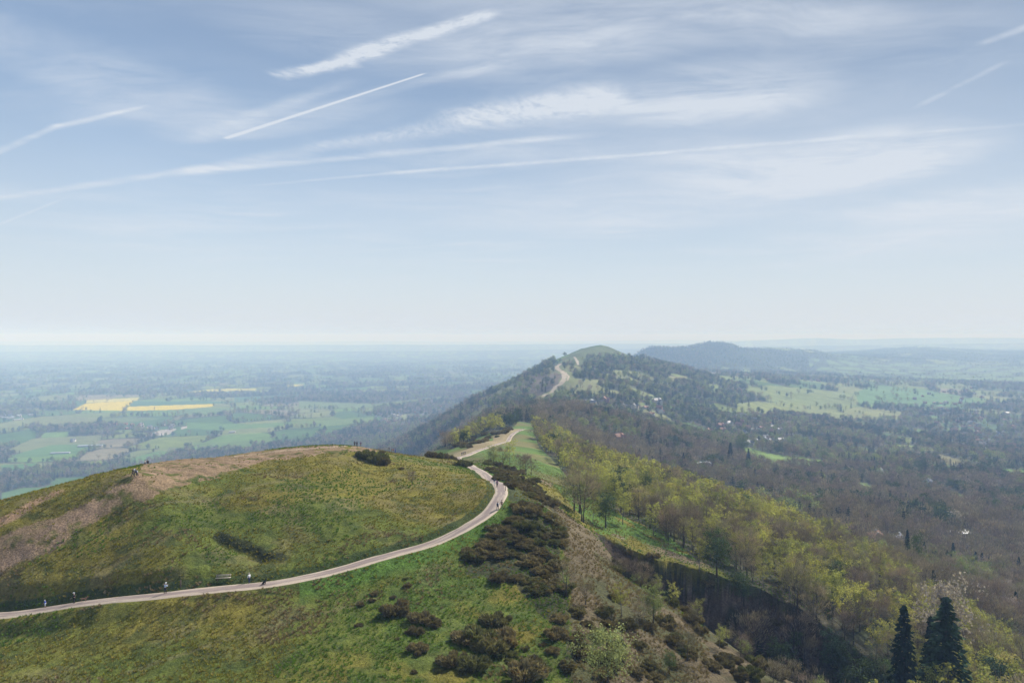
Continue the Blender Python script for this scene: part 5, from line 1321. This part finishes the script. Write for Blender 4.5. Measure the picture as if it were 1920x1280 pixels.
dog(856, 862, 'small dark dog at the road junction', simple('dark_fur', (.06, .045, .035), .8), face=T_R(-40), dmin=250, k=1.1)

# ============================================================ benches, posts, fence
M_OAK = simple('weathered_oak', (.42, .37, .29), .85, .25, 3); M_DARKW = simple('dark_timber', (.12, .09, .07), .85, .3, 3)
def bench(x, y, z, rz, label, L=2.2, back=True):
    root = link('bench', None, loc=(x, y, z), rz=rz, label=label, category='bench')
    B = MB()
    for k in range(3): B.box((0, -.16 + .15 * k, .46), (L, .125, .045))
    link('seat', B.mesh('seat', [M_OAK]), root)
    B = MB()
    for k in range(2): B.box((0, .27 + .03 * k, .68 + .17 * k), (L, .045, .13))
    link('backrest', B.mesh('backrest', [M_OAK]), root)
    for s in (-1, 1):
        B = MB(); B.box((s * L * .38, -.15, .2), (.09, .09, .48)); B.box((s * L * .38, .22, .2), (.09, .09, .48)); B.box((s * L * .38, .27, .62), (.08, .07, .50)); B.box((s * L * .38, .03, .41), (.07, .44, .05)); link('leg', B.mesh('leg', [M_DARKW]), root)
h = hit(417, 1089); bench(h[0], h[1], h[2], T_R(10), 'weathered wooden bench on the grass verge above the road', 2.4)
_x, _D = crest(718, 3.0); bench(_x, _D, ground_z(_x, _D), T_R(8), 'long wooden bench on the dome skyline beside a group of people', 3.4)
def post(px, py, label, hgt=1.1, dmin=60):
    h = hit(px, py, dmin); B = MB(); B.box((0, 0, hgt / 2 - .15), (.13, .13, hgt + .3)); B.box((0, 0, hgt + .04), (.13, .13, .09), taper=.45); B.box((0, -.075, hgt - .22), (.10, .02, .10)); link('post', B.mesh('post', [M_DARKW]), loc=h, label=label, category='post')
post(948, 921, 'brown wooden waymarker post at the outer grass edge of the bend', 1.2, 120); post(337, 1101, 'thin dark post on the bank behind the phone holder')
fp = []
for px, py in ((1118, 990), (1150, 1001), (1200, 1013), (1250, 1026), (1290, 1040)):
    h = hit(px, py, 170)
    if h: fp.append(h[:2])
FP = catmull(fp, 8); Lf = np.concatenate([[0], np.cumsum(np.linalg.norm(np.diff(FP, axis=0), axis=1))]); n_ = int(Lf[-1] / 2.6)
fr = link('fence', None, loc=(FP[0][0], FP[0][1], ground_z(*FP[0])), label='post and wire fence along the top of the quarry', category='fence'); o0 = np.array(fr.location); prev = None
for i in range(min(n_, 60)):
    q = np.array([np.interp(i * 2.6, Lf, FP[:, 0]), np.interp(i * 2.6, Lf, FP[:, 1])]); z = ground_z(*q); c = np.array([q[0], q[1], z]) - o0
    B = MB(); B.box(c + (0, 0, .5), (.09, .09, 1.3)); link('post', B.mesh('post', [M_DARKW]), fr)
    if prev is not None:
        B = MB()
        for hh in (.35, .7, 1.05): B.tube([prev + (0, 0, hh), c + (0, 0, hh)], [.008, .008], 3)
        link('wire', B.mesh('wire', [M_DARKW]), fr)
    prev = c

# ============================================================ scrub and small trees along the near lip of the quarry
def strip(kind_w, xs_, n_, lb, gp_, s0, s1, d0, d1):
    for i in range(n_):
        px = rnd.uniform(*xs_); Dn = float(np.interp(px, QX, QN)); D = Dn + rnd.uniform(d0, d1); x_, y_ = (px - 960) / F * D, D
        k = rnd.choices(list(kind_w), list(kind_w.values()))[0]
        if k == 'bush': bush(0, 0, rnd.uniform(.8, 1.7), 'brown scrub bush ' + lb, xy=(x_, y_), group='scrub ' + gp_)
        else: place_tree(k, x_, y_, rnd.uniform(s0, s1), {'bare': 'bare twiggy sapling ', 'birch': 'small yellow-green birch ', 'pale': 'small greyish leafing tree ', 'green': 'dark evergreen '}[k] + lb, {'bare': 'bare saplings ', 'birch': 'small birches ', 'pale': 'small leafing trees ', 'green': 'evergreens '}[k] + gp_)
strip({'bare': 5, 'bush': 5, 'birch': 1.2, 'pale': 1.2}, (1150, 1560), 58, 'along the near lip of the quarry', 'along the quarry lip', .2, .42, -8, 2)
strip({'green': 5, 'bare': 1}, (1360, 1680), 60, 'down inside the shaded quarry hollow', 'inside the quarry hollow', .75, 1.2, 18, 58)  # mostly dark crowns, picked to deepen the shade of the hollow

# shrubs rooted on the quarry face
for i in range(85):
    px = rnd.uniform(1150, 1700); Df = float(np.interp(px, QX, QF)); D = Df - rnd.uniform(-.5, 9); x_, y_ = (px - 960) / F * D, D
    if px > 1230 and rnd.random() < .45: place_tree('green', x_, y_, rnd.uniform(.22, .5), 'small dark evergreen clinging to the shaded quarry face', 'evergreens on the quarry face')
    else: bush(0, 0, rnd.uniform(.7, 1.7), 'dark brown shrub rooted on the shaded quarry face', xy=(x_, y_), group='shrubs on the quarry face')
